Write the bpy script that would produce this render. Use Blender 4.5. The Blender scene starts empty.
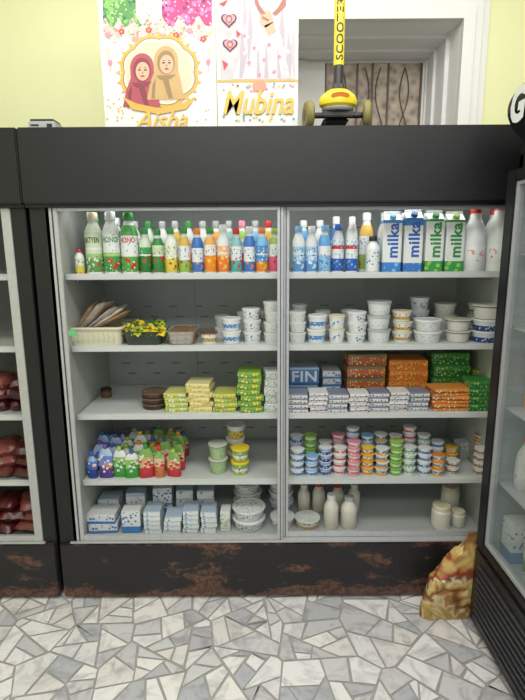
import bpy, bmesh, math, random
from mathutils import Matrix, Vector, noise
rnd = random.Random(11)
S = bpy.context.scene; C = S.collection
PI = math.pi
TH = math.radians(11.5); F = 510.0; EYE = 1.55; CD = 2.03
S.view_settings.view_transform = 'Standard'

def X(px, z, Y):
    return (px-262.5)/F*((Y+CD)*math.cos(TH)+(EYE-z)*math.sin(TH))
def Z(py, Y):
    return EYE-math.tan(TH+math.atan((py-350)/F))*(Y+CD)
def P(px, py, Y):
    z = Z(py, Y); return (X(px, z, Y), z)

# ------------------------------------------------------------------ materials
MATS = {}
def newmat(name):
    m = bpy.data.materials.new(name); m.use_nodes = True
    nt = m.node_tree; b = nt.nodes['Principled BSDF']
    MATS[name] = m
    return m, nt, b
def mat(name, col, rough=.45, metal=0, var=0, bump=0, scale=20, emit=0, spec=None):
    if name in MATS: return MATS[name]
    m, nt, b = newmat(name)
    b.inputs['Base Color'].default_value = (*col, 1)
    b.inputs['Roughness'].default_value = rough
    b.inputs['Metallic'].default_value = metal
    if spec is not None: b.inputs['Specular IOR Level'].default_value = spec
    tc = nt.nodes.new('ShaderNodeTexCoord'); n = nt.nodes.new('ShaderNodeTexNoise')
    n.inputs['Scale'].default_value = scale; n.inputs['Detail'].default_value = 6
    nt.links.new(tc.outputs['Object'], n.inputs['Vector'])
    if var:
        mx = nt.nodes.new('ShaderNodeMix'); mx.data_type = 'RGBA'
        mx.inputs[6].default_value = (*[c*(1-var) for c in col], 1)
        mx.inputs[7].default_value = (*[min(1, c*(1+var)) for c in col], 1)
        nt.links.new(n.outputs['Fac'], mx.inputs[0]); nt.links.new(mx.outputs[2], b.inputs['Base Color'])
    if bump:
        bp = nt.nodes.new('ShaderNodeBump'); bp.inputs['Strength'].default_value = bump; bp.inputs['Distance'].default_value = .004
        nt.links.new(n.outputs['Fac'], bp.inputs['Height']); nt.links.new(bp.outputs[0], b.inputs['Normal'])
    if emit:
        b.inputs['Emission Color'].default_value = (*col, 1); b.inputs['Emission Strength'].default_value = emit
    return m
def printed(name, bands, blobs=(), rough=.35):
    """print on packaging: horizontal colour bands with scattered printed spots"""
    if name in MATS: return MATS[name]
    m, nt, b = newmat(name)
    N = nt.nodes.new; L = nt.links.new
    tc = N('ShaderNodeTexCoord'); sp = N('ShaderNodeSeparateXYZ'); L(tc.outputs['Generated'], sp.inputs[0])
    r = N('ShaderNodeValToRGB'); r.color_ramp.interpolation = 'CONSTANT'
    el = r.color_ramp.elements
    el[0].position = 0; el[0].color = (*bands[0][1], 1)
    if len(bands) > 1:
        el[1].position = bands[1][0]; el[1].color = (*bands[1][1], 1)
        for p, c in bands[2:]:
            e = el.new(p); e.color = (*c, 1)
    else: el[1].color = (*bands[0][1], 1)
    L(sp.outputs['Z'], r.inputs[0]); cur = r.outputs[0]
    for (c, sc, th, z0, z1) in blobs:
        v = N('ShaderNodeTexVoronoi'); v.inputs['Scale'].default_value = sc; L(tc.outputs['Object'], v.inputs['Vector'])
        lt = N('ShaderNodeMath'); lt.operation = 'LESS_THAN'; lt.inputs[1].default_value = th; L(v.outputs['Distance'], lt.inputs[0])
        a = N('ShaderNodeMath'); a.operation = 'GREATER_THAN'; a.inputs[1].default_value = z0; L(sp.outputs['Z'], a.inputs[0])
        d = N('ShaderNodeMath'); d.operation = 'LESS_THAN'; d.inputs[1].default_value = z1; L(sp.outputs['Z'], d.inputs[0])
        m1 = N('ShaderNodeMath'); m1.operation = 'MULTIPLY'; L(lt.outputs[0], m1.inputs[0]); L(a.outputs[0], m1.inputs[1])
        m2 = N('ShaderNodeMath'); m2.operation = 'MULTIPLY'; L(m1.outputs[0], m2.inputs[0]); L(d.outputs[0], m2.inputs[1])
        mx = N('ShaderNodeMix'); mx.data_type = 'RGBA'; L(m2.outputs[0], mx.inputs[0]); L(cur, mx.inputs[6]); mx.inputs[7].default_value = (*c, 1)
        cur = mx.outputs[2]
    L(cur, b.inputs['Base Color']); b.inputs['Roughness'].default_value = rough
    return m
def glassy(name, alpha=.06, rough=.03, col=(.8,.85,.83)):
    if name in MATS: return MATS[name]
    m, nt, b = newmat(name)
    b.inputs['Base Color'].default_value = (*col, 1); b.inputs['Roughness'].default_value = rough
    b.inputs['Alpha'].default_value = alpha; b.inputs['Specular IOR Level'].default_value = 1.0
    return m

W=(.70,.73,.72); BL=(.03,.11,.42); LB=(.2,.45,.74); G=(.04,.26,.06); LG=(.33,.52,.1); RD=(.55,.03,.03); O=(.78,.23,.03)
YL=(.78,.56,.04); K=(.02,.02,.02); BR=(.17,.07,.03); PK=(.7,.24,.34); CR=(.68,.62,.44); GY=(.4,.42,.43); TL=(.05,.4,.4)
for n, c in dict(white=W, blue=BL, ltblue=LB, green=G, lime=LG, red=RD, orange=O, yellow=YL, black=K, brown=BR, pink=PK, cream=CR, grey=GY, teal=TL, purple=(.2,.06,.34)).items():
    mat('pl_'+n, c, .35)
PG = (.58,.68,.46)
printed('s_act', [(0,(.12,.32,.07)),(.3,(.32,.52,.2)),(.4,PG),(.85,(.66,.72,.58))], [(W,60,.38,.02,.32),(G,90,.33,.02,.35),(RD,45,.22,.05,.3)])
printed('s_hon1', [(0,(.06,.3,.06)),(.34,(.36,.55,.22)),(.42,W)], [(RD,45,.4,.05,.32),(W,90,.3,.02,.3),(G,100,.24,.4,.85)])
printed('s_hon2', [(0,(.08,.36,.06)),(.34,W),(.78,(.08,.34,.08))], [(RD,45,.4,.05,.32),(W,80,.3,.02,.3),(G,80,.25,.4,.8)])
printed('s_strg', [(0,(.02,.18,.04)),(.55,(.04,.3,.07)),(.72,(.6,.7,.55))], [(RD,50,.42,.05,.5),(W,90,.25,.45,.7)])
printed('s_strg2', [(0,(.03,.22,.05)),(.5,(.55,.65,.4)),(.8,(.03,.22,.05))], [(RD,50,.45,.05,.5),(K,110,.25,.5,.7)])
printed('s_yel', [(0,(.65,.55,.08)),(.4,(.72,.73,.58)),(.8,W)], [(RD,60,.35,.05,.4),(G,90,.33,.4,.75)])
printed('s_whr', [(0,(.25,.48,.08)),(.35,W),(.75,(.65,.42,.08))], [(RD,55,.4,.05,.35),(BL,100,.3,.45,.7)])
printed('s_org', [(0,(.78,.25,.02)),(.5,W),(.78,(.78,.38,.08))], [(YL,50,.42,.05,.45),(RD,100,.3,.55,.75)])
printed('s_org2', [(0,(.75,.18,.04)),(.42,(.8,.42,.18)),(.7,W)], [(W,60,.35,.4,.7),(YL,60,.35,.05,.4)])
printed('s_teal', [(0,(.08,.38,.35)),(.35,W),(.75,(.25,.5,.5))], [(RD,60,.38,.05,.4),(BL,90,.33,.4,.7)])
printed('s_blw', [(0,(.05,.17,.5)),(.3,W),(.7,(.05,.17,.5))], [(O,60,.38,.05,.3),(BL,90,.33,.35,.65)])
printed('s_blo', [(0,O),(.3,(.06,.25,.58)),(.75,LB)], [(W,80,.33,.3,.7),(YL,60,.38,.0,.3)])
printed('s_pk', [(0,(.65,.1,.2)),(.45,W),(.8,LG)], [(RD,55,.4,.1,.5),(G,90,.3,.4,.7)])
printed('s_lb', [(0,(.1,.3,.62)),(.3,(.33,.56,.76)),(.7,W)], [(W,60,.4,.1,.6),(BL,100,.28,.3,.7)])
printed('s_lb2', [(0,(.25,.48,.72)),(.45,W),(.7,(.12,.34,.66))], [(RD,70,.25,.4,.6),(BL,90,.3,.0,.5)])
printed('s_brw', [(0,BL),(.35,W),(.6,RD),(.7,W)], [(LB,70,.33,.1,.9)])
printed('c_blue', [(0,(.04,.2,.54)),(.2,W),(.93,(.06,.25,.58))], [(LB,40,.33,.0,.2)])
printed('c_blue2', [(0,(.04,.18,.5)),(.18,W),(.86,(.04,.2,.54))], [(LB,60,.3,.0,.18)])
printed('c_grn', [(0,(.04,.32,.08)),(.22,W),(.95,(.05,.34,.09))], [(LG,45,.38,.0,.22)])
printed('t_blue', [(0,W),(.18,(.66,.7,.74)),(.25,(.08,.24,.55)),(.6,W)], [(W,110,.36,.2,.65)])
printed('t_bluew', [(0,W)], [((.06,.18,.45),70,.33,.25,.75),(GY,120,.28,.1,.8)])
printed('t_navy', [(0,(.02,.05,.22)),(.5,(.6,.65,.7))], [(W,90,.3,.05,.5)])
printed('t_gold', [(0,W),(.2,(.55,.35,.1)),(.55,W)], [(BR,100,.33,.3,.9)])
printed('t_dark', [(0,W),(.35,(.1,.1,.12)),(.5,W)], [(GY,100,.35,.1,.9)])
printed('t_white', [(0,(.66,.69,.68))], [((.4,.45,.5),90,.28,.15,.8)])
printed('t_grn', [(0,LG),(.3,W),(.55,(.2,.42,.08))], [(RD,70,.3,.1,.6),(W,80,.3,.1,.9)])
printed('t_yel', [(0,(.7,.55,.08)),(.45,(.42,.5,.16)),(.7,W)], [(RD,70,.33,.1,.8)])
printed('b_lime', [(0,(.42,.48,.07)),(.5,(.6,.6,.18))], [(G,90,.32,.1,.9),(W,60,.3,.1,.9)])
printed('b_yel', [(0,(.66,.56,.2)),(.6,(.76,.7,.36))], [((.5,.33,.06),90,.33,.1,.9),(RD,50,.2,.2,.8)])
printed('b_lgr', [(0,(.25,.38,.05)),(.5,(.5,.54,.13))], [(YL,60,.35,.1,.9),(W,90,.25,.1,.9)])
printed('b_grn', [(0,(.1,.26,.03)),(.5,(.2,.38,.05))], [(YL,60,.33,.1,.9),(W,90,.25,.1,.9)])
printed('b_dgr', [(0,(.02,.16,.03)),(.6,(.05,.25,.05))], [(LG,60,.33,.1,.9),(W,100,.22,.1,.9)])
printed('b_wht', [(0,(.6,.65,.56)),(.5,W)], [(G,110,.3,.1,.9),(GY,70,.33,.1,.9)])
printed('b_fin', [(0,(.04,.14,.38)),(.12,(.07,.2,.48)),(.9,(.4,.52,.66))])
printed('b_chs', [(0,(.4,.42,.45)),(.3,(.64,.65,.64)),(.75,(.2,.22,.3))], [(K,110,.33,.1,.7),(PK,60,.22,.1,.9)])
printed('b_chs2', [(0,(.62,.57,.52)),(.4,(.36,.2,.16)),(.6,W)], [(BL,90,.33,.1,.9),(K,120,.28,.1,.9)])
printed('b_red', [(0,(.26,.06,.02)),(.3,(.55,.11,.03)),(.75,(.22,.18,.07))], [(YL,60,.3,.1,.8),(W,100,.25,.2,.8)])
printed('b_org', [(0,(.7,.17,.02)),(.6,(.8,.27,.04))], [(YL,60,.33,.1,.9),(BR,90,.3,.1,.9)])
printed('b_brn', [(0,(.72,.22,.02)),(.35,(.22,.09,.03)),(.6,(.72,.27,.05))], [(W,80,.28,.1,.9)])
printed('b_uht', [(0,(.06,.2,.52)),(.3,W)], [((.08,.2,.5),60,.36,.38,.95)])
printed('b_uht2', [(0,W),(.88,(.4,.5,.62))], [((.12,.25,.5),55,.26,.1,.85)])
printed('y_blue', [(0,(.6,.68,.8)),(.3,(.04,.16,.48)),(.65,W)], [(W,90,.3,.2,.7),(O,70,.2,.1,.6)])
printed('y_navy', [(0,(.02,.06,.3)),(.5,(.3,.4,.65))], [(W,90,.33,.1,.8)])
printed('y_red', [(0,W),(.3,(.62,.06,.06)),(.6,(.72,.63,.58))], [(W,90,.3,.2,.7)])
printed('y_pink', [(0,(.7,.4,.4)),(.4,(.65,.12,.16)),(.7,W)], [(W,80,.33,.1,.8)])
printed('y_org', [(0,(.78,.28,.03)),(.4,W),(.65,(.78,.46,.07))], [(BL,80,.3,.2,.8)])
printed('y_obl', [(0,(.78,.38,.03)),(.45,(.08,.25,.54)),(.75,W)], [(W,80,.33,.1,.8)])
printed('y_grn', [(0,(.15,.42,.07)),(.4,(.58,.68,.4)),(.7,(.2,.46,.1))], [(W,80,.3,.1,.8)])
printed('y_gw', [(0,W),(.35,(.18,.46,.22)),(.6,W)], [(G,90,.33,.1,.8)])
printed('y_brw', [(0,(.6,.56,.5)),(.35,(.28,.15,.1)),(.6,(.7,.67,.63))], [(BR,90,.33,.1,.8)])
printed('p_blue', [(0,(.02,.06,.3)),(.4,(.07,.17,.52)),(.75,(.3,.45,.7))], [(W,50,.35,.15,.75),(RD,60,.35,.1,.6)])
printed('p_purp', [(0,(.08,.04,.22)),(.4,(.15,.22,.55)),(.75,(.4,.5,.7))], [(W,50,.33,.2,.8),(O,60,.35,.1,.5)])
printed('p_grn', [(0,(.04,.27,.03)),(.4,(.25,.46,.08)),(.75,W)], [(W,50,.36,.2,.7),(G,60,.4,.1,.6)])
printed('p_red', [(0,(.42,.03,.04)),(.35,(.52,.36,.15)),(.7,(.2,.38,.08))], [(W,50,.33,.3,.8),(RD,55,.42,.1,.6)])
printed('p_org', [(0,(.55,.16,.05)),(.4,(.66,.48,.33)),(.7,(.2,.4,.08))], [(W,60,.3,.3,.8),(RD,55,.44,.1,.6)])

black = mat('black_painted_metal', (.005,.005,.007), .45, var=.3, scale=6)
darkgrey = mat('dark_grey_metal', (.04,.042,.048), .4)
silver = mat('brushed_aluminium', (.5,.51,.52), .38, metal=.4, var=.14, scale=50)
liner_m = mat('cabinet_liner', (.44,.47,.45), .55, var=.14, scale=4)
shelf_m = mat('white_shelf_coating', (.54,.57,.55), .5, var=.16, scale=9)
slot_m = mat('slot_shadow', (.19,.2,.19), .7)
glass = glassy('sliding_door_glass', .22, .04, (.3,.35,.36))
clear = glassy('clear_plastic', .22, .1, (.85,.87,.86))

def rust_mat():
    m, nt, b = newmat('rusted_black_panel')
    N = nt.nodes.new; L = nt.links.new
    tc = N('ShaderNodeTexCoord'); n = N('ShaderNodeTexNoise'); n.inputs['Scale'].default_value = 6; n.inputs['Detail'].default_value = 12; n.inputs['Roughness'].default_value = .72
    mp = N('ShaderNodeMapping'); mp.inputs['Scale'].default_value = (.7, 1, 1.8); L(tc.outputs['Object'], mp.inputs[0]); L(mp.outputs[0], n.inputs['Vector'])
    sp = N('ShaderNodeSeparateXYZ'); L(tc.outputs['Generated'], sp.inputs[0])
    e = N('ShaderNodeValToRGB'); el = e.color_ramp.elements
    el[0].position = 0; el[0].color = (.22,.22,.22,1); el[1].position = 1; el[1].color = (.10,.10,.10,1)
    for p, v in ((.10,.13),(.22,.06),(.4,.0),(.88,.0)):
        x = el.new(p); x.color = (v,v,v,1)
    L(sp.outputs['Z'], e.inputs[0])
    ad = N('ShaderNodeMath'); L(n.outputs['Fac'], ad.inputs[0]); L(e.outputs[0], ad.inputs[1])
    r = N('ShaderNodeValToRGB'); r.color_ramp.elements[0].position = .56; r.color_ramp.elements[1].position = .61
    L(ad.outputs[0], r.inputs[0])
    n2 = N('ShaderNodeTexNoise'); n2.inputs['Scale'].default_value = 60; n2.inputs['Detail'].default_value = 8; L(tc.outputs['Object'], n2.inputs['Vector'])
    rc = N('ShaderNodeValToRGB'); rc.color_ramp.elements[0].color = (.04,.018,.012,1); rc.color_ramp.elements[1].color = (.17,.08,.052,1)
    rc.color_ramp.elements[0].position = .35; rc.color_ramp.elements[1].position = .72
    L(n2.outputs['Fac'], rc.inputs[0])
    mx = N('ShaderNodeMix'); mx.data_type = 'RGBA'; L(r.outputs[0], mx.inputs[0]); mx.inputs[6].default_value = (.011,.010,.012,1); L(rc.outputs[0], mx.inputs[7])
    L(mx.outputs[2], b.inputs['Base Color']); b.inputs['Roughness'].default_value = .5
    return m
rust = rust_mat()

# ------------------------------------------------------------------ mesh helpers
def box(bm, x0, x1, y0, y1, z0, z1, bev=0, mi=0):
    vs = [bm.verts.new(p) for p in ((x0,y0,z0),(x1,y0,z0),(x1,y1,z0),(x0,y1,z0),(x0,y0,z1),(x1,y0,z1),(x1,y1,z1),(x0,y1,z1))]
    fs = [bm.faces.new([vs[i] for i in q]) for q in ((3,2,1,0),(4,5,6,7),(0,1,5,4),(1,2,6,5),(2,3,7,6),(3,0,4,7))]
    for f in fs: f.material_index = mi
    if bev:
        es = set(e for f in fs for e in f.edges)
        bmesh.ops.bevel(bm, geom=list(es), offset=bev, segments=2, affect='EDGES')
def lathe(bm, prof, seg=20, cx=0, cy=0, sy=1, mi=0, z0=0):
    rings = []
    for r, z in prof:
        if r < 1e-6: rings.append([bm.verts.new((cx, cy, z+z0))])
        else: rings.append([bm.verts.new((cx+r*math.cos(2*PI*i/seg), cy+sy*r*math.sin(2*PI*i/seg), z+z0)) for i in range(seg)])
    for a, b in zip(rings, rings[1:]):
        for i in range(seg):
            j = (i+1) % seg
            q = [a[0]] if len(a) == 1 else [a[i], a[j]]
            q += [b[0]] if len(b) == 1 else [b[j], b[i]]
            if len(q) > 2: bm.faces.new(q).material_index = mi
def tube(bm, p0, p1, r, seg=12, mi=0):
    p0 = Vector(p0); p1 = Vector(p1); d = p1-p0
    q = Vector((0,0,1)).rotation_difference(d.normalized())
    a = []; b = []
    for i in range(seg):
        v = Vector((r*math.cos(2*PI*i/seg), r*math.sin(2*PI*i/seg), 0)); v.rotate(q)
        a.append(bm.verts.new(p0+v)); b.append(bm.verts.new(p1+v))
    for i in range(seg):
        j = (i+1) % seg; bm.faces.new((a[i], a[j], b[j], b[i])).material_index = mi
    bm.faces.new(a[::-1]); bm.faces.new(b)
def mk(name, bm, m, parent=None, smooth=True, loc=None, ang=38):
    me = bpy.data.meshes.new(name)
    bmesh.ops.recalc_face_normals(bm, faces=bm.faces)
    bm.to_mesh(me); bm.free()
    for x in (m if isinstance(m, (list, tuple)) else [m]): me.materials.append(MATS[x] if isinstance(x, str) else x)
    if smooth:
        me.shade_smooth(); me.set_sharp_from_angle(angle=math.radians(ang))
    o = bpy.data.objects.new(name, me); C.objects.link(o)
    if parent: o.parent = parent
    if loc: o.location = loc
    return o
def NB(): return bmesh.new()
def empty(name, loc=(0,0,0), rz=0):
    o = bpy.data.objects.new(name, None); C.objects.link(o); o.location = loc; o.rotation_euler = (0,0,rz); o.empty_display_size = .05
    return o
SEEN = {}
def tag(o, label, cat, group=None):
    o['label'] = label; o['category'] = cat
    if group: o['group'] = group
    n = len(label.replace(',', ' ').split())
    if n > 16 or n < 4: print('LABEL LENGTH', n, label)
    if label in SEEN: print('DUP LABEL', label)
    SEEN[label] = 1
    return o
def dup(root):
    r = root.copy(); C.objects.link(r)
    for ch in list(root.children):
        c = ch.copy(); C.objects.link(c); c.parent = r
        for g in list(ch.children):
            d = g.copy(); C.objects.link(d); d.parent = c
    return r
def lettering(s, width, m, parent, loc=(0,0,0), bend=None, vertical=False, shear=0, height=None, heavy=0, name='lettering'):
    """flat letters facing -Y, centred on loc; bend = radius of the surface they wrap"""
    cu = bpy.data.curves.new('t', 'FONT'); cu.body = s; cu.align_x = 'CENTER'; cu.align_y = 'CENTER'; cu.shear = shear; cu.offset = heavy; cu.resolution_u = 3
    if heavy >= .02: cu.space_character = 1+heavy*2.2
    ob = bpy.data.objects.new('t', cu); C.objects.link(ob); bpy.context.view_layer.update()
    me = bpy.data.meshes.new_from_object(ob.evaluated_get(bpy.context.evaluated_depsgraph_get()))
    bpy.data.objects.remove(ob)
    xs = [v.co.x for v in me.vertices]; ys = [v.co.y for v in me.vertices]
    k = width/(max(xs)-min(xs)); ky = k if height is None else height/(max(ys)-min(ys))
    cx = (max(xs)+min(xs))/2; cy = (max(ys)+min(ys))/2
    for v in me.vertices:
        a, b = (v.co.x-cx)*k, (v.co.y-cy)*ky
        if vertical: a, b = -b, a
        if bend: v.co = (bend*math.sin(a/bend), -bend*math.cos(a/bend), b)
        else: v.co = (a, 0, b)
    me.materials.append(MATS[m] if isinstance(m, str) else m)
    o = bpy.data.objects.new(name, me); C.objects.link(o); o.parent = parent; o.location = loc
    return o
def rim_loop(hw, hd, z, rad=.03, n=6):
    pts = []
    for cx, cy, a0 in ((hw-rad, hd-rad, 0), (-hw+rad, hd-rad, PI/2), (-hw+rad, -hd+rad, PI), (hw-rad, -hd+rad, 1.5*PI)):
        for i in range(n+1): a = a0+PI/2*i/n; pts.append((cx+rad*math.cos(a), cy+rad*math.sin(a), z))
    return pts
def loft(b, loops, closeb=True, closet=False, mi=0):
    R = [[b.verts.new(p) for p in l] for l in loops]; n = len(R[0])
    for a, c in zip(R, R[1:]):
        for i in range(n): j = (i+1) % n; b.faces.new((a[i], a[j], c[j], c[i])).material_index = mi
    if closeb: b.faces.new(R[0][::-1]).material_index = mi
    if closet: b.faces.new(R[-1]).material_index = mi
def pillow(name, w, d, h, m, seed=0, parent=None, n=14):
    b = NB(); g = {}
    for s in (0, 1):
        for i in range(n+1):
            for j in range(n+1):
                u = i/n*2-1; v = j/n*2-1
                e = max(0, (1-u**4)*(1-v**4))**.6
                nz = noise.noise(Vector((u*2.2+seed, v*2.2, s*3)))*.35
                edge = i in (0, n) or j in (0, n)
                if s and edge: g[s,i,j] = g[0,i,j]; continue
                zz = h/2+(h/2*e*(1+nz) if s else -h/2*e)
                wob = 1+.12*noise.noise(Vector((u*3, v*3, seed)))
                g[s,i,j] = b.verts.new((u*w/2*wob, v*d/2*wob, zz))
    for s in (0, 1):
        for i in range(n):
            for j in range(n):
                b.faces.new((g[s,i,j], g[s,i+1,j], g[s,i+1,j+1], g[s,i,j+1]))
    return mk(name, b, m, parent)

# ------------------------------------------------------------------ product builders (origin at base centre)
def k_bottle(R, H, sleeve, cap, neck='pl_white', text='', tcol='pl_black'):
    r = empty('drink_bottle')
    b = NB()
    lathe(b, [(0,0),(R*.88,0),(R*.97,.004),(R*.97,H*.62),(R*.9,H*.70),(R*.62,H*.80),(R*.5,H*.85),(R*.48,H*.9),(0,H*.9)])
    mk('bottle', b, neck, r)
    b = NB(); lathe(b, [(R*.9,H*.03),(R,H*.05),(R,H*.3),(R*.965,H*.42),(R,H*.55),(R,H*.64),(R*.94,H*.70),(R*.66,H*.80),(R*.6,H*.80)])
    mk('sleeve', b, sleeve, r)
    b = NB(); lathe(b, [(0,H*.87),(R*.58,H*.87),(R*.6,H*.88),(R*.58,H*.985),(R*.52,H),(0,H)], 24)
    mk('cap', b, cap, r)
    if text: lettering(text, R*1.8, tcol, r, (0,0,H*.56), bend=R*1.014, heavy=.02, height=H*.09)
    return r
printed('s_jug', [(0,W)], [((.7,.25,.25),50,.3,.2,.8)])
def k_jug(R, H, capm):
    r = empty('milk_bottle')
    b = NB(); lathe(b, [(0,0),(R*.9,0),(R,.006),(R,H*.48),(R*.98,H*.55),(R*.9,H*.66),(R*.62,H*.78),(R*.45,H*.84),(R*.42,H*.93),(0,H*.93)], 24)
    mk('bottle', b, 'pl_white', r)
    b = NB(); lathe(b, [(0,H*.91),(R*.46,H*.91),(R*.46,H*.99),(R*.4,H),(0,H)], 24); mk('cap', b, capm, r)
    b = NB(); lathe(b, [(R*.99,H*.12),(R*1.012,H*.13),(R*1.012,H*.40),(R*.99,H*.41)], 24); mk('sleeve', b, 's_jug', r)
    return r
mat('pl_milk', (.66,.64,.55), .4)
def k_smallmilk(R, H, capm):
    r = empty('milk_bottle')
    b = NB(); lathe(b, [(0,0),(R*.92,0),(R,.005),(R,H*.60),(R*.97,H*.66),(R*.62,H*.82),(R*.52,H*.86),(R*.5,H*.93),(0,H*.93)], 24)
    mk('bottle', b, 'pl_milk', r)
    b = NB(); lathe(b, [(0,H*.88),(R*.6,H*.88),(R*.6,H*.99),(R*.54,H),(0,H)], 24); mk('cap', b, capm, r)
    return r
def k_jar(R, H, body, lid):
    r = empty('jar')
    b = NB(); lathe(b, [(0,0),(R*.9,0),(R,.005),(R,H*.74),(R*.84,H*.82),(R*.84,H*.9),(0,H*.9)], 24); mk('glass_body', b, body, r)
    b = NB(); lathe(b, [(0,H*.84),(R*.92,H*.84),(R*.92,H*.98),(R*.87,H),(0,H)], 24); mk('lid', b, lid, r)
    return r
def k_carton(w, d, H, m, text, tcol, capm):
    r = empty('milk_carton')
    b = NB(); box(b, -w/2, w/2, -d/2, d/2, 0, H*.86, .006)
    mk('body', b, m, r)
    b = NB(); z0 = H*.856; z1 = H*.95; q_ = .004
    v = [b.verts.new(p) for p in ((-w/2+q_,-d/2+q_,z0),(w/2-q_,-d/2+q_,z0),(w/2-q_,d/2-q_,z0),(-w/2+q_,d/2-q_,z0),(-w/2+q_,-.003,z1),(w/2-q_,-.003,z1),(w/2-q_,.003,z1),(-w/2+q_,.003,z1),
        (-w/2+q_,-.003,H),(w/2-q_,-.003,H),(w/2-q_,.003,H),(-w/2+q_,.003,H))]
    for q in ((0,1,5,4),(2,3,7,6),(1,2,6,5),(3,0,4,7),(4,5,9,8),(6,7,11,10),(5,6,10,9),(7,4,8,11),(8,9,10,11)): b.faces.new([v[i] for i in q])
    mk('gable_top', b, 'pl_white', r)
    b = NB(); lathe(b, [(0,0),(.014,0),(.014,.012),(.012,.014),(0,.014)], 16)
    c = mk('cap', b, capm, r, loc=(0,-d*.27,H*.895)); c.rotation_euler.x = math.atan2(d/2, z1-z0)*.75
    lettering(text, H*.56, tcol, r, (0,-d/2-.0008,H*.53), vertical=True, heavy=.032, height=w*.62)
    return r
def k_tub(R, H, side, lid, rim='pl_white'):
    r = empty('tub')
    b = NB(); lathe(b, [(0,0),(R*.8,0),(R*.83,.003),(R*.95,H*.88),(R*.95,H*.9),(0,H*.9)], 24); mk('cup', b, side, r)
    b = NB(); lathe(b, [(R*.93,H*.84),(R,H*.84),(R,H*.98),(R*.96,H),(R*.9,H),(R*.88,H*.97),(0,H*.97)], 24); mk('lid', b, lid, r)
    return r
def k_cup(R, H, side, lid):
    r = empty('yogurt_cup')
    b = NB(); lathe(b, [(0,0),(R*.78,0),(R*.82,.003),(R*.93,H*.9),(R,H*.93),(R,H*.97),(0,H*.97)], 18); mk('cup', b, side, r)
    b = NB(); lathe(b, [(0,H*.97),(R*1.03,H*.97),(R*1.03,H*.985),(R*.97,H),(0,H)], 18); mk('foil_lid', b, lid, r)
    return r
def k_box(w, d, h, m, text=''):
    r = empty('carton_box')
    b = NB(); box(b, -w/2, w/2, -d/2, d/2, 0, h*.985, min(.002, h*.06)); mk('carton', b, m, r)
    b = NB(); box(b, -w*.47, w*.47, -d*.47, d*.47, h*.98, h); mk('flap', b, m, r)
    if text: lettering(text, w*.84, 'pl_white', r, (0,-d/2-.0008,h*.5), heavy=.02, height=h*.62)
    return r
def k_pouch(R, H, m, capm):
    r = empty('squeeze_bottle')
    b = NB(); lathe(b, [(0,0),(R*.85,0),(R,.006),(R*.95,H*.3),(R,H*.5),(R*.9,H*.68),(R*.4,H*.8),(R*.3,H*.88),(0,H*.88)], 16, sy=.72); mk('bottle', b, m, r)
    b = NB(); lathe(b, [(0,H*.84),(R*.40,H*.84),(R*.44,H*.87),(R*.42,H*.97),(R*.32,H),(0,H)], 16); mk('cap', b, capm, r)
    return r
def k_spout(w, H, m, capm):
    """flat stand-up pouch with a screw cap"""
    r = empty('spout_pouch')
    b = NB(); loops = []
    for j in range(11):
        v = j/10; t = .014*(1-v)**.6+.001; hw = w/2 if v < .78 else w/2*(1-.5*(v-.78)/.22)
        loops.append([(hw*math.copysign(abs(math.cos(a))**.6, math.cos(a)), t*math.copysign(abs(math.sin(a))**.8, math.sin(a))+.002*math.sin(v*9+a*2)*(v > .05), v*H*.88) for a in [2*PI*i/20 for i in range(20)]])
    loft(b, loops, True, True); mk('pouch', b, m, r)
    b = NB(); lathe(b, [(0,H*.86),(.005,H*.86),(.005,H*.9),(.0095,H*.9),(.0105,H*.91),(.0095,H*.985),(.008,H),(0,H)], 14); mk('cap', b, capm, r)
    return r
def k_clear(R, H, fill, lidm):
    r = empty('clear_tub')
    b = NB(); lathe(b, [(0,0),(R*.82,0),(R*.95,H*.9),(R,H*.92),(R,H*.94)], 24); mk('cup', b, clear, r)
    b = NB(); lathe(b, [(0,.002),(R*.78,.002),(R*.9,H*.8),(R*.5,H*.88),(0,H*.84)], 20); mk('contents', b, fill, r)
    b = NB(); lathe(b, [(R*.97,H*.9),(R*1.02,H*.9),(R*1.02,H*.98),(R*.9,H),(0,H)], 24); mk('lid', b, lidm, r)
    return r
def k_tin(R, H, m, lidm):
    r = empty('round_tin')
    b = NB(); lathe(b, [(0,0),(R*.9,0),(R,.004),(R,H*.8),(0,H*.8)], 28); mk('base', b, m, r)
    b = NB(); lathe(b, [(R*.98,H*.7),(R*1.04,H*.7),(R*1.04,H*.95),(R*.95,H),(R*.85,H*.95),(R*.3,H*.97),(0,H*.99)], 28); mk('lid', b, lidm, r)
    return r
KINDS = dict(bottle=k_bottle, jug=k_jug, smallmilk=k_smallmilk, jar=k_jar, carton=k_carton, tub=k_tub, cup=k_cup, box=k_box, pouch=k_pouch, spout=k_spout, clear=k_clear, tin=k_tin)
PROTO = {}
def make(spec, loc, rz, label, cat, group=None):
    if spec in PROTO: o = dup(PROTO[spec])
    else: o = KINDS[spec[0]](*spec[1:]); PROTO[spec] = o
    o.location = loc; o.rotation_euler = (0, 0, rz)
    if 'group' in o: del o['group']
    tag(o, label, cat, group)
    return o
ORD = ['first','second','third','fourth','fifth','sixth','seventh','eighth','ninth','tenth','eleventh','twelfth','thirteenth','fourteenth','fifteenth','sixteenth','seventeenth']
SH = [1.438, 1.137, .836, .530, .262]
def row(sh, Y, items, where, group, jit=.006, rj=.3):
    z = SH[sh]
    for i, (px, spec, look, cat) in enumerate(items):
        k = 0 if spec[0] in ('carton',) else 1
        make(spec, (X(px, z+.08, Y), Y+rnd.uniform(-jit, jit), z), rnd.uniform(-rj, rj)*(1 if k else .1), f'{look}, {ORD[i]} from left, {where}', cat, group)
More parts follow.
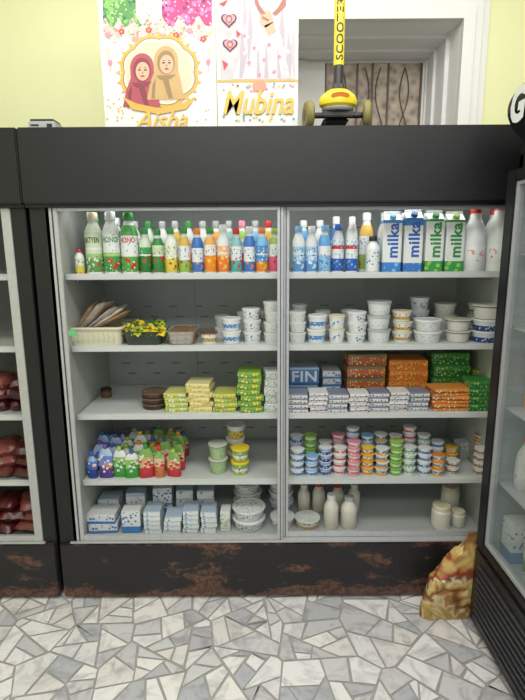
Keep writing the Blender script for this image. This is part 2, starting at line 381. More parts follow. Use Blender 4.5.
def stacks(sh, Y, items, where, group, rj=.08):
    z = SH[sh]
    for i, (px, spec, look, cat, n, h) in enumerate(items):
        jx = rnd.uniform(-.003, .003); jy = rnd.uniform(-.012, .012); s = .0035 if cat != 'yogurt' else .002
        for k in range(n):
            j = n-1-k
            l = 'top' if j == 0 else 'bottom' if j == n-1 else 'middle' if n == 3 else ORD[j]+' down'
            lab = f'{look}, {l} of {ORD[i]} stack from left, {where}' if n > 1 else f'{look}, unstacked at {ORD[i]} place from left, {where}'
            make(spec, (X(px, z+.06, Y)+jx+rnd.uniform(-s, s), Y+jy+rnd.uniform(-s, s), z+k*h+(.0006 if k else 0)), rnd.uniform(-rj, rj), lab, cat, group)

# ------------------------------------------------------------------ room
def struct(o): o['kind'] = 'structure'; return o
def floor():
    bm = NB(); lay = bm.loops.layers.float_color.new('tint')
    v = [bm.verts.new(p) for p in ((-2.2,-4.2,-.003),(2.2,-4.2,-.003),(2.2,.8,-.003),(-2.2,.8,-.003))]
    f = bm.faces.new(v); f.material_index = 1
    for l in f.loops: l[lay] = (.5,.5,.5,1)
    r = random.Random(37)
    def area(p): return abs(sum(p[i][0]*p[(i+1)%len(p)][1]-p[(i+1)%len(p)][0]*p[i][1] for i in range(len(p))))/2
    def cut(p, cx, cy, nx, ny):
        A = []; B = []
        for i in range(len(p)):
            q, w = p[i], p[(i+1)%len(p)]
            dq = (q[0]-cx)*nx+(q[1]-cy)*ny; dw = (w[0]-cx)*nx+(w[1]-cy)*ny
            (A if dq >= 0 else B).append(q)
            if dq*dw < 0:
                t = dq/(dq-dw); m = (q[0]+(w[0]-q[0])*t, q[1]+(w[1]-q[1])*t); A.append(m); B.append(m)
        return A, B
    def split(p):
        cx = sum(q[0] for q in p)/len(p)+r.uniform(-.02,.02); cy = sum(q[1] for q in p)/len(p)+r.uniform(-.02,.02)
        L = max(((p[i][0]-p[j][0])**2+(p[i][1]-p[j][1])**2, i, j) for i in range(len(p)) for j in range(i))
        a = math.atan2(p[L[1]][1]-p[L[2]][1], p[L[1]][0]-p[L[2]][0])+PI/2+r.uniform(-.75,.75)
        return cut(p, cx, cy, -math.sin(a), math.cos(a))
    # broken slabs: jittered cells first, each then cracked into shards
    sp = .27; sites = {}
    for i in range(-1, 19):
        for j in range(-1, 21): sites[i,j] = (-2.3+i*sp+r.uniform(-.12,.12), -4.3+j*sp+r.uniform(-.12,.12))
    todo = []
    for (i, j), s in sites.items():
        p = [(max(-2.2, s[0]-.5), max(-4.2, s[1]-.5)), (min(2.2, s[0]+.5), max(-4.2, s[1]-.5)), (min(2.2, s[0]+.5), min(.8, s[1]+.5)), (max(-2.2, s[0]-.5), min(.8, s[1]+.5))]
        if p[0][0] >= p[1][0] or p[0][1] >= p[2][1]: continue
        for a in range(-2, 3):
            for c in range(-2, 3):
                t = sites.get((i+a, j+c))
                if t and (a or c) and len(p) > 2: p = cut(p, (s[0]+t[0])/2, (s[1]+t[1])/2, s[0]-t[0], s[1]-t[1])[0]
        if len(p) > 2 and area(p) > .002: todo.append(p)
    while todo:
        p = todo.pop(); a = area(p)
        if a > r.choice((.005,.009,.015,.022)):
            A, B = split(p)
            if len(A) > 2 and len(B) > 2 and area(A) > .0006 and area(B) > .0006: todo += [A, B]; continue
        n = len(p); sgn = 1 if sum(p[i][0]*p[(i+1)%n][1]-p[(i+1)%n][0]*p[i][1] for i in range(n)) > 0 else -1
        q = []
        for i in range(n):
            g = r.uniform(.002,.007)
            p0, p1, p2 = p[i-1], p[i], p[(i+1)%n]
            d1 = Vector((p1[0]-p0[0], p1[1]-p0[1])); d2 = Vector((p2[0]-p1[0], p2[1]-p1[1]))
            if d1.length < 1e-5 or d2.length < 1e-5: continue
            d1.normalize(); d2.normalize()
            n1 = Vector((-d1.y, d1.x))*sgn; n2 = Vector((-d2.y, d2.x))*sgn
            b = n1+n2
            if b.length < .1: continue
            b.normalize(); q.append(Vector(p1)+b*min(g/max(b.dot(n1), .25), .018))
        if len(q) < 3: continue
        A2 = sum(q[i].x*q[(i+1)%len(q)].y-q[(i+1)%len(q)].x*q[i].y for i in range(len(q)))*sgn/2
        if A2 < .0002 or A2 > a: continue
        vs = [bm.verts.new((t.x, t.y, 0)) for t in q]
        f = bm.faces.new(vs if sgn > 0 else vs[::-1])
        c = r.choice(((.78,.77,.77),(.72,.71,.72),(.60,.60,.61),(.79,.77,.75),(.71,.68,.66),(.46,.47,.50),(.78,.78,.78),(.54,.54,.56)))
        for l in f.loops: l[lay] = (*c, 1)
    me = bpy.data.meshes.new('floor'); bm.to_mesh(me); bm.free()
    m, nt, b = newmat('broken_marble'); N = nt.nodes.new; L = nt.links.new
    at = N('ShaderNodeAttribute'); at.attribute_name = 'tint'
    tc = N('ShaderNodeTexCoord'); n = N('ShaderNodeTexNoise'); n.inputs['Scale'].default_value = 8; n.inputs['Detail'].default_value = 10; n.inputs['Roughness'].default_value = .58; n.inputs['Distortion'].default_value = 1.8
    L(tc.outputs['Object'], n.inputs['Vector'])
    r2 = N('ShaderNodeValToRGB'); r2.color_ramp.elements[0].position = .34; r2.color_ramp.elements[0].color = (.66,.66,.69,1); r2.color_ramp.elements[1].position = .54; r2.color_ramp.elements[1].color = (1,1,1,1)
    L(n.outputs['Fac'], r2.inputs[0])
    mx = N('ShaderNodeMix'); mx.data_type = 'RGBA'; mx.blend_type = 'MULTIPLY'; mx.inputs[0].default_value = 1
    L(at.outputs['Color'], mx.inputs[6]); L(r2.outputs[0], mx.inputs[7]); L(mx.outputs[2], b.inputs['Base Color']); b.inputs['Roughness'].default_value = .42
    me.materials.append(m); me.materials.append(mat('floor_grout', (.36,.345,.33), .85, var=.3, scale=25))
    o = bpy.data.objects.new('floor', me); C.objects.link(o); struct(o)
floor()
wall_m = mat('pale_yellow_wall', (.80,.81,.48), .7, var=.03, scale=3)
white_trim = mat('white_window_trim', (.78,.78,.78), .5)
WX0, WX1, WZ0, WZ1 = .15, 1.0, 1.72, 2.64
b = NB()
box(b, -2.2, WX0, .75, 1.25, 0, 3.1); box(b, WX1, 2.2, .75, 1.25, 0, 3.1); box(b, WX0, WX1, .75, 1.25, 0, WZ0); box(b, WX0, WX1, .75, 1.25, WZ1, 3.1)
struct(mk('wall_back', b, wall_m, smooth=False))
for nm, x0, x1 in (('wall_left', -2.3, -2.2), ('wall_right', 2.2, 2.3)):
    b = NB(); box(b, x0, x1, -4.2, 1.25, 0, 3.1); struct(mk(nm, b, wall_m, smooth=False))
b = NB(); box(b, -2.3, 2.3, -4.2, 1.25, 3.1, 3.2); struct(mk('ceiling', b, mat('ceiling_paint', (.82,.82,.78), .8), smooth=False))
b = NB()
for w0, w1, y in ((.085,.12,.738),(.045,.085,.725),(-.012,.045,.712)):
    box(b, WX1+w0, WX1+w1, y, .752, WZ0-.1, WZ1+w1); box(b, WX0-w1, WX0-w0, y, .752, WZ0-.1, WZ1+w1)
    box(b, WX0-w0, WX1+w0, y, .752, WZ1+w0, WZ1+w1)
struct(mk('trim_1', b, white_trim, smooth=False))
b = NB(); box(b, WX1-.012, WX1-.0005, .755, 1.25, WZ0+.02, WZ1-.012); box(b, WX0+.0005, WX0+.012, .755, 1.25, WZ0+.02, WZ1-.012); box(b, WX0+.0005, WX1-.0005, .755, 1.25, WZ1-.012, WZ1-.0005)
box(b, WX0+.0005, WX1-.0005, .755, 1.25, WZ0+.0005, WZ0+.02)
struct(mk('trim_2', b, mat('reveal_plaster', (.84,.84,.84), .7), smooth=False))
b = NB()
for y, w in ((.90,.02),(1.04,.035)):
    box(b, WX1-.012-w, WX1-.012, y, 1.16, WZ0+.02, WZ1-.012-w); box(b, WX0+.012, WX0+.012+w, y, 1.16, WZ0+.02, WZ1-.012-w); box(b, WX0+.012, WX1-.012, y, 1.16, WZ1-.012-w, WZ1-.012)
struct(mk('trim_3', b, white_trim, smooth=False))
wn = struct(empty('window_1', (.57, 1.2, WZ0)))
b = NB()
for x0, x1, z0, z1 in ((-.408,-.2,.02,.905),(.365,.418,.02,.905),(-.2,.365,.86,.905),(-.2,.365,.02,.06)):
    box(b, x0, x1, -.03, .03, z0, z1)
for x0, x1, z0, z1 in ((-.37,-.30,.02,.87),(.375,.385,.02,.87)):
    box(b, x0, x1, -.05, -.031, z0, z1)
mk('window_frame', b, mat('greyish_window_wood', (.74,.73,.71), .5), wn, smooth=False)
m, nt, bb = newmat('patterned_window_glass'); N = nt.nodes.new; L = nt.links.new
tc = N('ShaderNodeTexCoord'); vo = N('ShaderNodeTexVoronoi'); vo.inputs['Scale'].default_value = 30; vo.feature = 'SMOOTH_F1'; L(tc.outputs['Object'], vo.inputs['Vector'])
cr = N('ShaderNodeValToRGB'); cr.color_ramp.elements[0].color = (.16,.12,.085,1); cr.color_ramp.elements[1].color = (.45,.38,.30,1); cr.color_ramp.elements[1].position = .75
L(vo.outputs['Distance'], cr.inputs[0]); L(cr.outputs[0], bb.inputs['Base Color']); L(cr.outputs[0], bb.inputs['Emission Color']); bb.inputs['Emission Strength'].default_value = .14
for x0, x1 in ((-.2,.075),(.082,.365)):
    b = NB(); box(b, x0, x1, -.004, .004, .06, .86); mk('window_pane', b, m, wn)
grille_m = mat('brown_window_grille', (.13,.095,.07), .6)
for x in (-.195,-.01,.078,.17,.36):
    b = NB(); box(b, x-.005, x+.005, -.02, -.01, .06, .86); mk('grille_bar', b, grille_m, wn)
# slender scrolls between the bars
for x, s in ((-.10,1),(-.10,-1),(.034,1),(.124,-1),(.265,1),(.265,-1)):
    b = NB(); loops = []
    for i in range(30):
        t = i/29; cx = x+s*.035*math.sin(t*PI*3)*(1-.3*t); cz = .08+t*.76
        loops.append([(cx+.0035*math.cos(a), -.015+.0035*math.sin(a), cz) for a in (0, PI/2, PI, 1.5*PI)])
    loft(b, loops, True, True); mk('grille_scroll', b, grille_m, wn)

# ------------------------------------------------------------------ main display cabinet and its left neighbour
def cabinet(x0, x1, doors, label, zs, xin0, xin1, lin):
    r = empty('display_cabinet', ((x0+x1)/2, .3, 0)); tag(r, label, 'display fridge')
    inv = Vector((-(x0+x1)/2, -.3, 0))
    def part(name, bm, m, parent=r, smooth=True):
        bmesh.ops.translate(bm, verts=bm.verts, vec=inv)
        return mk(name, bm, m, parent, smooth)
    b = NB()
    box(b, x0, xin0-.012, .012, .66, .03, 1.96, .003); box(b, xin1+.012, x1, .012, .66, .03, 1.96, .003)
    box(b, xin0-.012, xin1+.012, .62, .66, .03, 1.96); box(b, x0+.005, x1-.005, .04, .655, 1.96, 1.98); box(b, xin0-.012, xin1+.012, .05, .62, .03, .245)
    part('body', b, black)
    b = NB(); box(b, x0-.006, x1+.006, -.022, .012, 1.712, 1.986, .005); box(b, x0-.006, x1+.006, -.006, .04, 1.70, 1.714, .002)
    part('header_panel', b, black)
    b = NB(); box(b, x0+.004, x1-.004, -.006, .05, .012, .272, .004); part('base_panel', b, rust)
    for fx in (x0+.12, x1-.12):
        for fy in (.08, .58):
            b = NB(); lathe(b, [(0,0),(.022,0),(.022,.008),(.012,.012),(.012,.03),(0,.03)], 14, cx=fx, cy=fy); part('foot', b, darkgrey)
    b = NB()
    box(b, xin0-.012, xin0, .06, .62, .245, 1.80); box(b, xin1, xin1+.012, .06, .62, .245, 1.80)
    box(b, xin0, xin1, .06, .62, 1.78, 1.80); box(b, xin0, xin1, .05, .62, .245, .26)
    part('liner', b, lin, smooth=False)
    b = NB(); box(b, xin0, xin1, .60, .62, .26, 1.78)
    n = int((xin1-xin0)/.13)
    for z in [q for s in zs+[.26] for q in (s+.055, s+.11)]+[zs[0]+.2]:
        for i in range(n):
            x = xin0+.07+i*.13+(.03 if int(z*100) % 2 else 0)
            box(b, x, x+.04, .597, .6005, z, z+.005, mi=1)
    for i in range(1, 4): 
        x = xin0+(xin1-xin0)*i/4; box(b, x-.012, x+.012, .592, .6, .26, 1.78, mi=0)
    part('back_panel', b, [lin, slot_m], smooth=False)
    b = NB(); box(b, xin0+.1, xin1-.1, .1, .16, 1.755, 1.78, .004); part('lamp_housing', b, shelf_m)
    b = NB(); tube(b, (xin0+.15,.13,1.742), (xin1-.15,.13,1.742), .012); part('lamp_tube', b, mat('lit_tube', (.95,1,.97), emit=.8))
    for z in zs:
        b = NB()
        box(b, xin0+.004, xin1-.004, .085, .59, z-.012, z, .002); box(b, xin0+.004, xin1-.004, .078, .086, z-.02, z+.006, .002)
        s = part('shelf', b, shelf_m)
        b = NB(); box(b, xin0+.01, xin1-.01, .0725, .0775, z-.018, z+.001, .001); part('price_rail', b, mat('price_rail_plastic', (.55,.57,.57), .3), s)
        for bx in (xin0+.006, (xin0+xin1)/2, xin1-.012):
            b = NB(); box(b, bx, bx+.006, .2, .597, z-.04, z-.012)
            part('bracket', b, mat('bracket_grey', (.35,.37,.37), .4), s)
    for i, (a, c, y) in enumerate(doors):
        b = NB(); w = .048
        w1 = w if i == 0 else .023; w2 = .023 if i == 0 else w
        if len(doors) == 1: w1 = w2 = .036
        box(b, a, a+w1, y, y+.018, .278, 1.70, .002); box(b, c-w2, c, y, y+.018, .278, 1.70, .002)
        box(b, a+w1, c-w2, y, y+.018, .278, .303, .002); box(b, a+w1, c-w2, y, y+.018, 1.688, 1.70, .002)
        d = part('sliding_door', b, silver)
        if len(doors) > 1:
            b = NB(); gx = a+.026 if i == 0 else c-.03; box(b, gx, gx+.005, y-.002, y+.001, .28, 1.70); part('frame_groove', b, darkgrey, d)
            b = NB(); gx = c-.012 if i == 0 else a+.009; box(b, gx, gx+.003, y-.002, y+.001, .28, 1.70); part('frame_groove', b, darkgrey, d)
    b = NB(); box(b, doors[0][0]-.012, doors[-1][1]+.012, .0, .058, .268, .277, .001); part('door_track', b, silver)
    return r
ZS = SH[:4]
cabinet(-.90, 1.08, [(-.84,.084,.012),(.086,1.03,.034)], 'wide black sliding door display fridge full of dairy in the centre', ZS, -.81, 1.0, liner_m)
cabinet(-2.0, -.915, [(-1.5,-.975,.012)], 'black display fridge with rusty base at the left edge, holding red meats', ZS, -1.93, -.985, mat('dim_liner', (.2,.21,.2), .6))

# ------------------------------------------------------------------ top shelf
def bt(sl, cap, R=.0255, H=.188, neck='pl_white', text='', tc='pl_black'): return ('bottle', R, H, sl, cap, neck, text, tc)
g1 = 'drink bottles on the top shelf'
row(0, .14, [
 (80, bt('s_yel','pl_red',.02,.105), 'short bottle with red cap', 'bottle'),
 (95, bt('s_act','pl_cream',.0365,.252,'pl_white','AKTYEN','pl_black'), 'tall pale green bottle, black lettering', 'bottle'),
 (113, bt('s_hon1','pl_white',.0365,.255,'pl_white','HONO','pl_green'), 'tall white bottle, green lettering', 'bottle'),
 (131, bt('s_hon2','pl_green',.0365,.25,'pl_white','HONO','pl_red'), 'tall bottle, dark green cap', 'bottle'),
 (146, bt('s_strg','pl_green'), 'dark green bottle, berry print', 'bottle'),
 (159, bt('s_strg2','pl_green',.024,.183), 'green and cream bottle', 'bottle'),
 (172, bt('s_yel','pl_green'), 'yellow and white bottle', 'bottle'),
 (185, bt('s_whr','pl_green',.024,.19), 'white bottle, yellow shoulder', 'bottle'),
 (198, bt('s_blw','pl_orange',.0245,.186), 'blue and white bottle', 'bottle'),
 (211, bt('s_org','pl_green'), 'orange and white bottle', 'bottle'),
 (224, bt('s_org2','pl_white',.0255,.2), 'orange bottle, white shoulder', 'bottle'),
 (237, bt('s_teal','pl_red',.024,.185), 'teal bottle, red cap', 'bottle'),
 (250, bt('s_blw','pl_white',.0245,.192), 'blue bottle, white cap', 'bottle'),
 (262.5, bt('s_blo','pl_orange'), 'blue bottle, orange base', 'bottle'),
 (275, bt('s_pk','pl_lime',.024,.185), 'pink bottle, lime cap', 'bottle')], 'top shelf, left door', g1)
row(0, .235, [(px, bt(*v), lk, 'bottle') for px, v, lk in (
 (98,('s_act','pl_green',.033,.235),'pale green bottle'),(118,('s_hon1','pl_white',.033,.235),'green and white bottle'),(137,('s_strg','pl_grey',.0255,.22),'dark green bottle'),
 (150,('s_strg','pl_green',.0255,.22),'dark green bottle'),(164,('s_yel','pl_grey',.0255,.22),'yellow and white bottle'),(177,('s_whr','pl_grey',.0255,.22),'white bottle, yellow shoulder'),
 (190,('s_org2','pl_green',.0255,.22),'orange bottle, green cap'),(204,('s_lb','pl_grey',.0255,.22),'light blue bottle'),(217,('s_org','pl_grey',.0255,.22),'orange and white bottle'),
 (230,('s_teal','pl_grey',.0255,.22),'teal and white bottle'),(243,('s_pk','pl_pink',.0255,.22),'pink and white bottle'),(256,('s_blo','pl_grey',.0255,.22),'blue bottle, grey cap'),(269,('s_whr','pl_red',.0255,.22),'white bottle, red cap'))],
 'second row, top shelf, left door', g1)
row(0, .14, [
 (299, bt('s_lb','pl_ltblue',.026,.192), 'light blue bottle, blue cap', 'bottle'),
 (312, bt('s_lb','pl_white',.026,.192), 'light blue bottle, white cap', 'bottle'),
 (325, bt('s_lb2','pl_ltblue',.026,.195), 'blue and white bottle', 'bottle'),
 (338.5, bt('s_brw','pl_blue',.026,.2), 'white bottle, red band', 'bottle'),
 (352, bt('s_brw','pl_white',.026,.2), 'white bottle, white cap', 'bottle'),
 (373, bt('t_bluew','pl_black',.029,.15,'pl_white'), 'squat white bottle, black cap', 'bottle'),
 (391, ('carton',.076,.075,.25,'c_blue','milka','pl_blue','pl_ltblue'), 'blue and white milk carton', 'carton'),
 (411.5, ('carton',.076,.075,.258,'c_blue2','milka','pl_blue','pl_blue'), 'dark blue topped milk carton', 'carton'),
 (432, ('carton',.074,.075,.252,'c_grn','milka','pl_green','pl_green'), 'green and white milk carton', 'carton'),
 (452, ('carton',.076,.075,.248,'c_grn','milka','pl_green','pl_lime'), 'lime capped milk carton', 'carton'),
 (473.5, ('jug',.046,.262,'pl_red'), 'white milk bottle, red cap', 'bottle'),
 (497, ('jug',.050,.275,'pl_red'), 'larger white milk bottle, red cap', 'bottle')], 'top shelf, right door', g1)
row(0, .24, [(px, bt(*v), lk, 'bottle') for px, v, lk in (
 (304,('s_lb2','pl_white',.0255,.22),'blue and white bottle'),(320,('s_lb','pl_white',.0255,.22),'light blue bottle'),(336,('s_blw','pl_white',.0255,.235),'blue and white bottle'),
 (352,('s_brw','pl_white',.0255,.235),'red banded bottle'),(366,('s_whr','pl_white',.03,.25),'white bottle, yellow shoulder'),(384,('s_lb','pl_white',.03,.25),'light blue bottle'))],
 'second row, top shelf, right door', g1)
row(0, .25, [(408, ('carton',.076,.075,.25,'c_blue','milka','pl_blue','pl_ltblue'), 'blue and white milk carton', 'carton'),
 (430, ('carton',.076,.075,.248,'c_grn','milka','pl_green','pl_green'), 'green and white milk carton', 'carton'),
 (451, ('carton',.076,.075,.248,'c_grn','milka','pl_green','pl_lime'), 'lime capped milk carton', 'carton'),
 (472, ('jug',.043,.262,'pl_red'), 'white milk bottle', 'bottle'), (492, ('jug',.043,.262,'pl_red'), 'white milk bottle', 'bottle')],
 'behind cartons, top shelf', 'milk in the second row of the top shelf')

# ------------------------------------------------------------------ second shelf
z2 = SH[1]
bx = X(102, z2+.03, .23)
bk = empty('plastic_basket', (bx, .23, z2)); tag(bk, 'cream plastic basket of wrapped flatbread at left end of second shelf', 'basket')
b = NB()
loft(b, [rim_loop(.112,.11,0), rim_loop(.122,.122,.07), rim_loop(.131,.131,.072), rim_loop(.131,.131,.08), rim_loop(.118,.118,.08), rim_loop(.107,.107,.006)], True, True)
mk('basket_body', b, mat('cream_plastic', (.7,.68,.5), .45), bk)
b = NB()
for i in range(9): box(b, -.09+i*.0215, -.083+i*.0215, -.1215, -.1135, .02, .06)
mk('rib', b, mat('cream_plastic_rib', (.6,.58,.42), .5), bk)
wraps = [mat('bread_wrap_brown', (.36,.22,.13), .22, var=.5, scale=18), mat('bread_wrap_pale', (.6,.54,.45), .2, var=.4, scale=14), mat('bread_wrap_grey', (.46,.47,.45), .2, var=.45, scale=16)]
for i in range(7):
    o = pillow('bread_packet', .19-.006*i, .17, .024, wraps[(i*2) % 3], i*3.1)
    o.location = (bx-.055+i*.021, .235+.004*(i % 2), z2+.09+.006*(i % 3)); o.rotation_euler = (rnd.uniform(-.08,.08), -1.0+.09*i, rnd.uniform(-.08,.08))
    tag(o, f'flat wrapped bread packet leaning in cream basket, {ORD[i]} from left', 'bread', 'wrapped flatbreads in the basket')
def tray(px, w, d, h, label, m, name):
    x = X(px, z2+.03, .2); t = empty(name, (x, .2, z2)); tag(t, label, 'tray')
    b = NB(); loft(b, [rim_loop(w/2-.012,d/2-.012,0,.02), rim_loop(w/2-.002,d/2-.002,h-.004,.02), rim_loop(w/2+.004,d/2+.004,h-.002,.02), rim_loop(w/2+.004,d/2+.004,h,.02), rim_loop(w/2-.004,d/2-.004,h-.003,.02), rim_loop(w/2-.014,d/2-.014,.004,.02)]); mk('tray_wall', b, m, t)
    return x
x1 = tray(147, .17, .18, .06, 'dark tray under yellow flowers on the second shelf', mat('dark_tray', (.06,.07,.06), .3), 'dark_tray')
x2 = tray(184, .12, .2, .06, 'clear tray of brown pastries on the second shelf', clear, 'clear_tray')
petal_ms = [mat('yellow_petal', (.78,.6,.02), .5, var=.3, scale=40), mat('yellow_green_petal', (.5,.55,.05), .5, var=.3, scale=40)]; leaf_m = mat('dark_leaf', (.03,.12,.03), .5, var=.3, scale=40)
flow_at = ((-.07,-.03,.045,'leftmost'),(-.025,-.055,.040,'front middle'),(.025,-.045,.045,'right front'),(.07,-.05,.038,'rightmost'),(-.04,.03,.056,'back left'),(.04,.04,.054,'back right'))
for i, (dx, dy, dz, lk) in enumerate(flow_at):
    o = empty('flower', (x1+dx, .2+dy, z2+dz-.008))
    b = NB(); sc_ = 1.1
    for lay in range(3):
        for k in range(6):
            a = k*PI/3+i+lay*.5+rnd.uniform(-.3,.3); r0, r1 = .006*sc_, (.034-.008*lay+rnd.uniform(-.008,.007))*sc_
            up = .036+.008*lay+rnd.uniform(-.007,.009)
            ca, sa = math.cos(a), math.sin(a); w = (.014-.003*lay)*sc_
            v = [b.verts.new(p) for p in ((r0*ca, r0*sa, .038), (r1*.6*ca-w*sa, r1*.6*sa+w*ca, up), (r1*ca, r1*sa, up-.012), (r1*.6*ca+w*sa, r1*.6*sa-w*ca, up-.008))]
            b.faces.new((v[0],v[1],v[2])); b.faces.new((v[0],v[2],v[3]))
    mk('petals', b, petal_ms[i in (1, 5)], o)
    b = NB(); lathe(b, [(.004,.0),(.004,.034),(.006,.038),(.006,.044),(0,.047)], 10); mk('flower_stem', b, leaf_m, o)
    for k in range(5):
        b = NB(); a = k*PI/2.5+i*.7; ca, sa = math.cos(a), math.sin(a); w = .014
        v = [b.verts.new(p) for p in ((.003*ca,.003*sa,.018),(.028*ca-w*sa,.028*sa+w*ca,.036),(.055*ca,.055*sa,.034),(.028*ca+w*sa,.028*sa-w*ca,.036))]
        b.faces.new((v[0],v[1],v[2])); b.faces.new((v[0],v[2],v[3])); mk('leaf', b, leaf_m, o)
    o.rotation_euler = (rnd.uniform(.2,.6), rnd.uniform(-.3,.3), 0)
    tag(o, f'yellow flower with dark green leaves, {lk} of the bunch on dark tray', 'flower', 'yellow flowers on the second shelf')
past_m = mat('brown_pastry', (.22,.13,.07), .6, var=.6, bump=.6, scale=70)
b = NB(); lathe(b, [(0,0),(.018,0),(.021,.006),(.020,.012),(.014,.017),(0,.018)], 14); pa = mk('pastry', b, past_m)
k = 0
for lv in range(3):
    for iy in range(4):
        for ix in range(3):
            o = pa if k == 0 else pa.copy()
            if k: C.objects.link(o)
            o.location = (x2-.036+ix*.036+rnd.uniform(-.002,.002), .2-.063+iy*.042, z2+.005+lv*.0185); o.rotation_euler = (rnd.uniform(-.1,.1), rnd.uniform(-.1,.1), k)
            o['label'] = 'small brown round pastry heaped in the clear tray'; o['category'] = 'pastry'; o['group'] = 'pastries in the clear tray'
            k += 1
mat('cheese_fill', (.62,.61,.55), .6, bump=.5, scale=80); mat('pl_lidcream', (.56,.55,.48), .3)
def tb(R, H, s, l): return ('tub', R, H, s, l)
stacks(1, .17, [
 (208, tb(.038,.052,'t_gold','pl_brown'), 'white tub with brown lid', 'tub', 1, .052),
 (231, tb(.042,.055,'t_blue','pl_white'), 'blue banded white tub', 'tub', 2, .055),
 (252, tb(.040,.05,'t_bluew','pl_white'), 'blue spotted tub', 'tub', 3, .05),
 (272, tb(.036,.045,'t_white','pl_white'), 'plain white tub', 'tub', 4, .045)], 'second shelf, left door', 'tubs on the second shelf')
stacks(1, .31, [(222, tb(.036,.05,'t_white','pl_white'), 'white tub', 'tub', 2, .05), (245, tb(.04,.06,'t_bluew','pl_white'), 'blue spotted tub', 'tub', 2, .06),
 (268, tb(.04,.062,'t_gold','pl_white'), 'gold banded tub', 'tub', 2, .062)], 'second shelf back left', 'tubs on the second shelf')
stacks(1, .17, [
 (298, tb(.038,.045,'t_white','pl_white'), 'plain white tub', 'tub', 3, .045),
 (317, tb(.043,.060,'t_blue','pl_white'), 'blue banded white tub', 'tub', 2, .060),
 (336, tb(.036,.060,'t_bluew','pl_cream'), 'narrow blue spotted tub', 'tub', 2, .060),
 (356, tb(.043,.045,'t_bluew','pl_white'), 'low blue spotted tub', 'tub', 3, .045),
 (379, tb(.052,.060,'t_white','pl_grey'), 'larger grey lidded tub', 'tub', 3, .060),
 (402, tb(.044,.045,'t_gold','pl_cream'), 'gold banded cream tub', 'tub', 3, .045),
 (428, tb(.060,.05,'t_white','pl_white'), 'wide white tub', 'tub', 2, .05),
 (457, ('clear',.057,.05,'cheese_fill','pl_lidcream'), 'clear tub of white cheese', 'tub', 2, .05)], 'second shelf, right door', 'tubs on the second shelf')
xn = X(486, z2+.06, .17)
for k, l in ((0,'lower'),(1,'upper')):
    make(tb(.062,.05,'t_navy','pl_white'), (xn, .17, z2+k*.0506), .2*k, f'{l} wide navy and white tub at right end of second shelf', 'tub', 'tubs on the second shelf')
make(('clear',.065,.062,'cheese_fill','pl_lidcream'), (xn, .17, z2+.1012), 0, 'round clear bowl of white cheese atop the wide navy tubs', 'tub')
stacks(1, .31, [
 (300, tb(.036,.05,'t_white','pl_white'), 'white tub', 'tub', 3, .05), (324, tb(.036,.06,'t_bluew','pl_white'), 'blue spotted tub', 'tub', 2, .06),
 (350, tb(.04,.062,'t_white','pl_white'), 'white tub', 'tub', 2, .062), (378, tb(.04,.06,'t_white','pl_white'), 'white tub', 'tub', 2, .06),
 (400, tb(.035,.06,'t_bluew','pl_white'), 'blue spotted tub', 'tub', 2, .06), (419, tb(.044,.06,'t_bluew','pl_white'), 'larger blue spotted tub', 'tub', 3, .06),
 (446, tb(.05,.05,'t_white','pl_cream'), 'cream lidded tub', 'tub', 3, .05), (478, tb(.055,.05,'t_dark','pl_white'), 'black banded tub', 'tub', 3, .05)],
 'second shelf back right', 'tubs on the second shelf')

# ------------------------------------------------------------------ third shelf
z3 = SH[2]
make(('tin',.026,.045,'pl_brown','pl_black'), (X(106, z3+.02, .36), .36, z3), 0, 'small dark round jar alone at back left of third shelf', 'jar')
mat('dark_choc', (.05,.025,.016), .25, var=.3, scale=50); mat('choc_lid', (.14,.09,.06), .2, var=.5, scale=60)
for k in range(3):
    make(('tin',.058,.026,'dark_choc','choc_lid'), (X(155, z3+.03, .2), .2, z3+k*.0262), k, f'{["bottom","middle","top"][k]} dark round chocolate tin of the stack on the third shelf', 'tin', 'chocolate tins on the third shelf')
bxs = 'boxes on the third shelf'
stacks(2, .17, [
 (177, ('box',.098,.12,.021,'b_lime'), 'lime flat box', 'box', 4, .0212),
 (201, ('box',.105,.12,.021,'b_yel'), 'pale yellow box', 'box', 6, .0212),
 (225, ('box',.1,.12,.021,'b_lgr'), 'yellow green box', 'box', 4, .0212),
 (250, ('box',.1,.12,.026,'b_grn'), 'green box', 'box', 7, .0262),
 (271.5, ('box',.07,.1,.036,'b_wht'), 'green speckled white box', 'box', 5, .0362)], 'third shelf, left door', bxs, .16)
stacks(2, .15, [(297+20*i, ('box',.084,.1,.021,('b_chs','b_chs2')[i % 2]), ('grey blue cheese box','brown white cheese box')[i % 2], 'box', 4, .0212) for i in range(7)]
 + [(449, ('box',.16,.1,.034,'b_brn'), 'orange and brown box', 'box', 3, .0342), (479, ('box',.125,.1,.034,'b_dgr'), 'dark green packet', 'box', 4, .0342)],
 'third shelf, right door', bxs)
stacks(2, .31, [
 (303, ('box',.135,.12,.083,'b_fin','FIN'), 'blue box with large white lettering', 'box', 2, .0832),
 (330, ('box',.085,.12,.036,'b_uht'), 'blue white box', 'box', 4, .0362),
 (363, ('box',.175,.14,.057,'b_red'), 'red brown box', 'box', 4, .0572),
 (404, ('box',.175,.14,.05,'b_org'), 'orange box', 'box', 4, .0502),
 (446, ('box',.17,.14,.057,'b_dgr'), 'dark green box', 'box', 4, .0572),
 (480, ('box',.13,.14,.05,'b_grn'), 'green box', 'box', 3, .0502)], 'third shelf rear', bxs, .04)

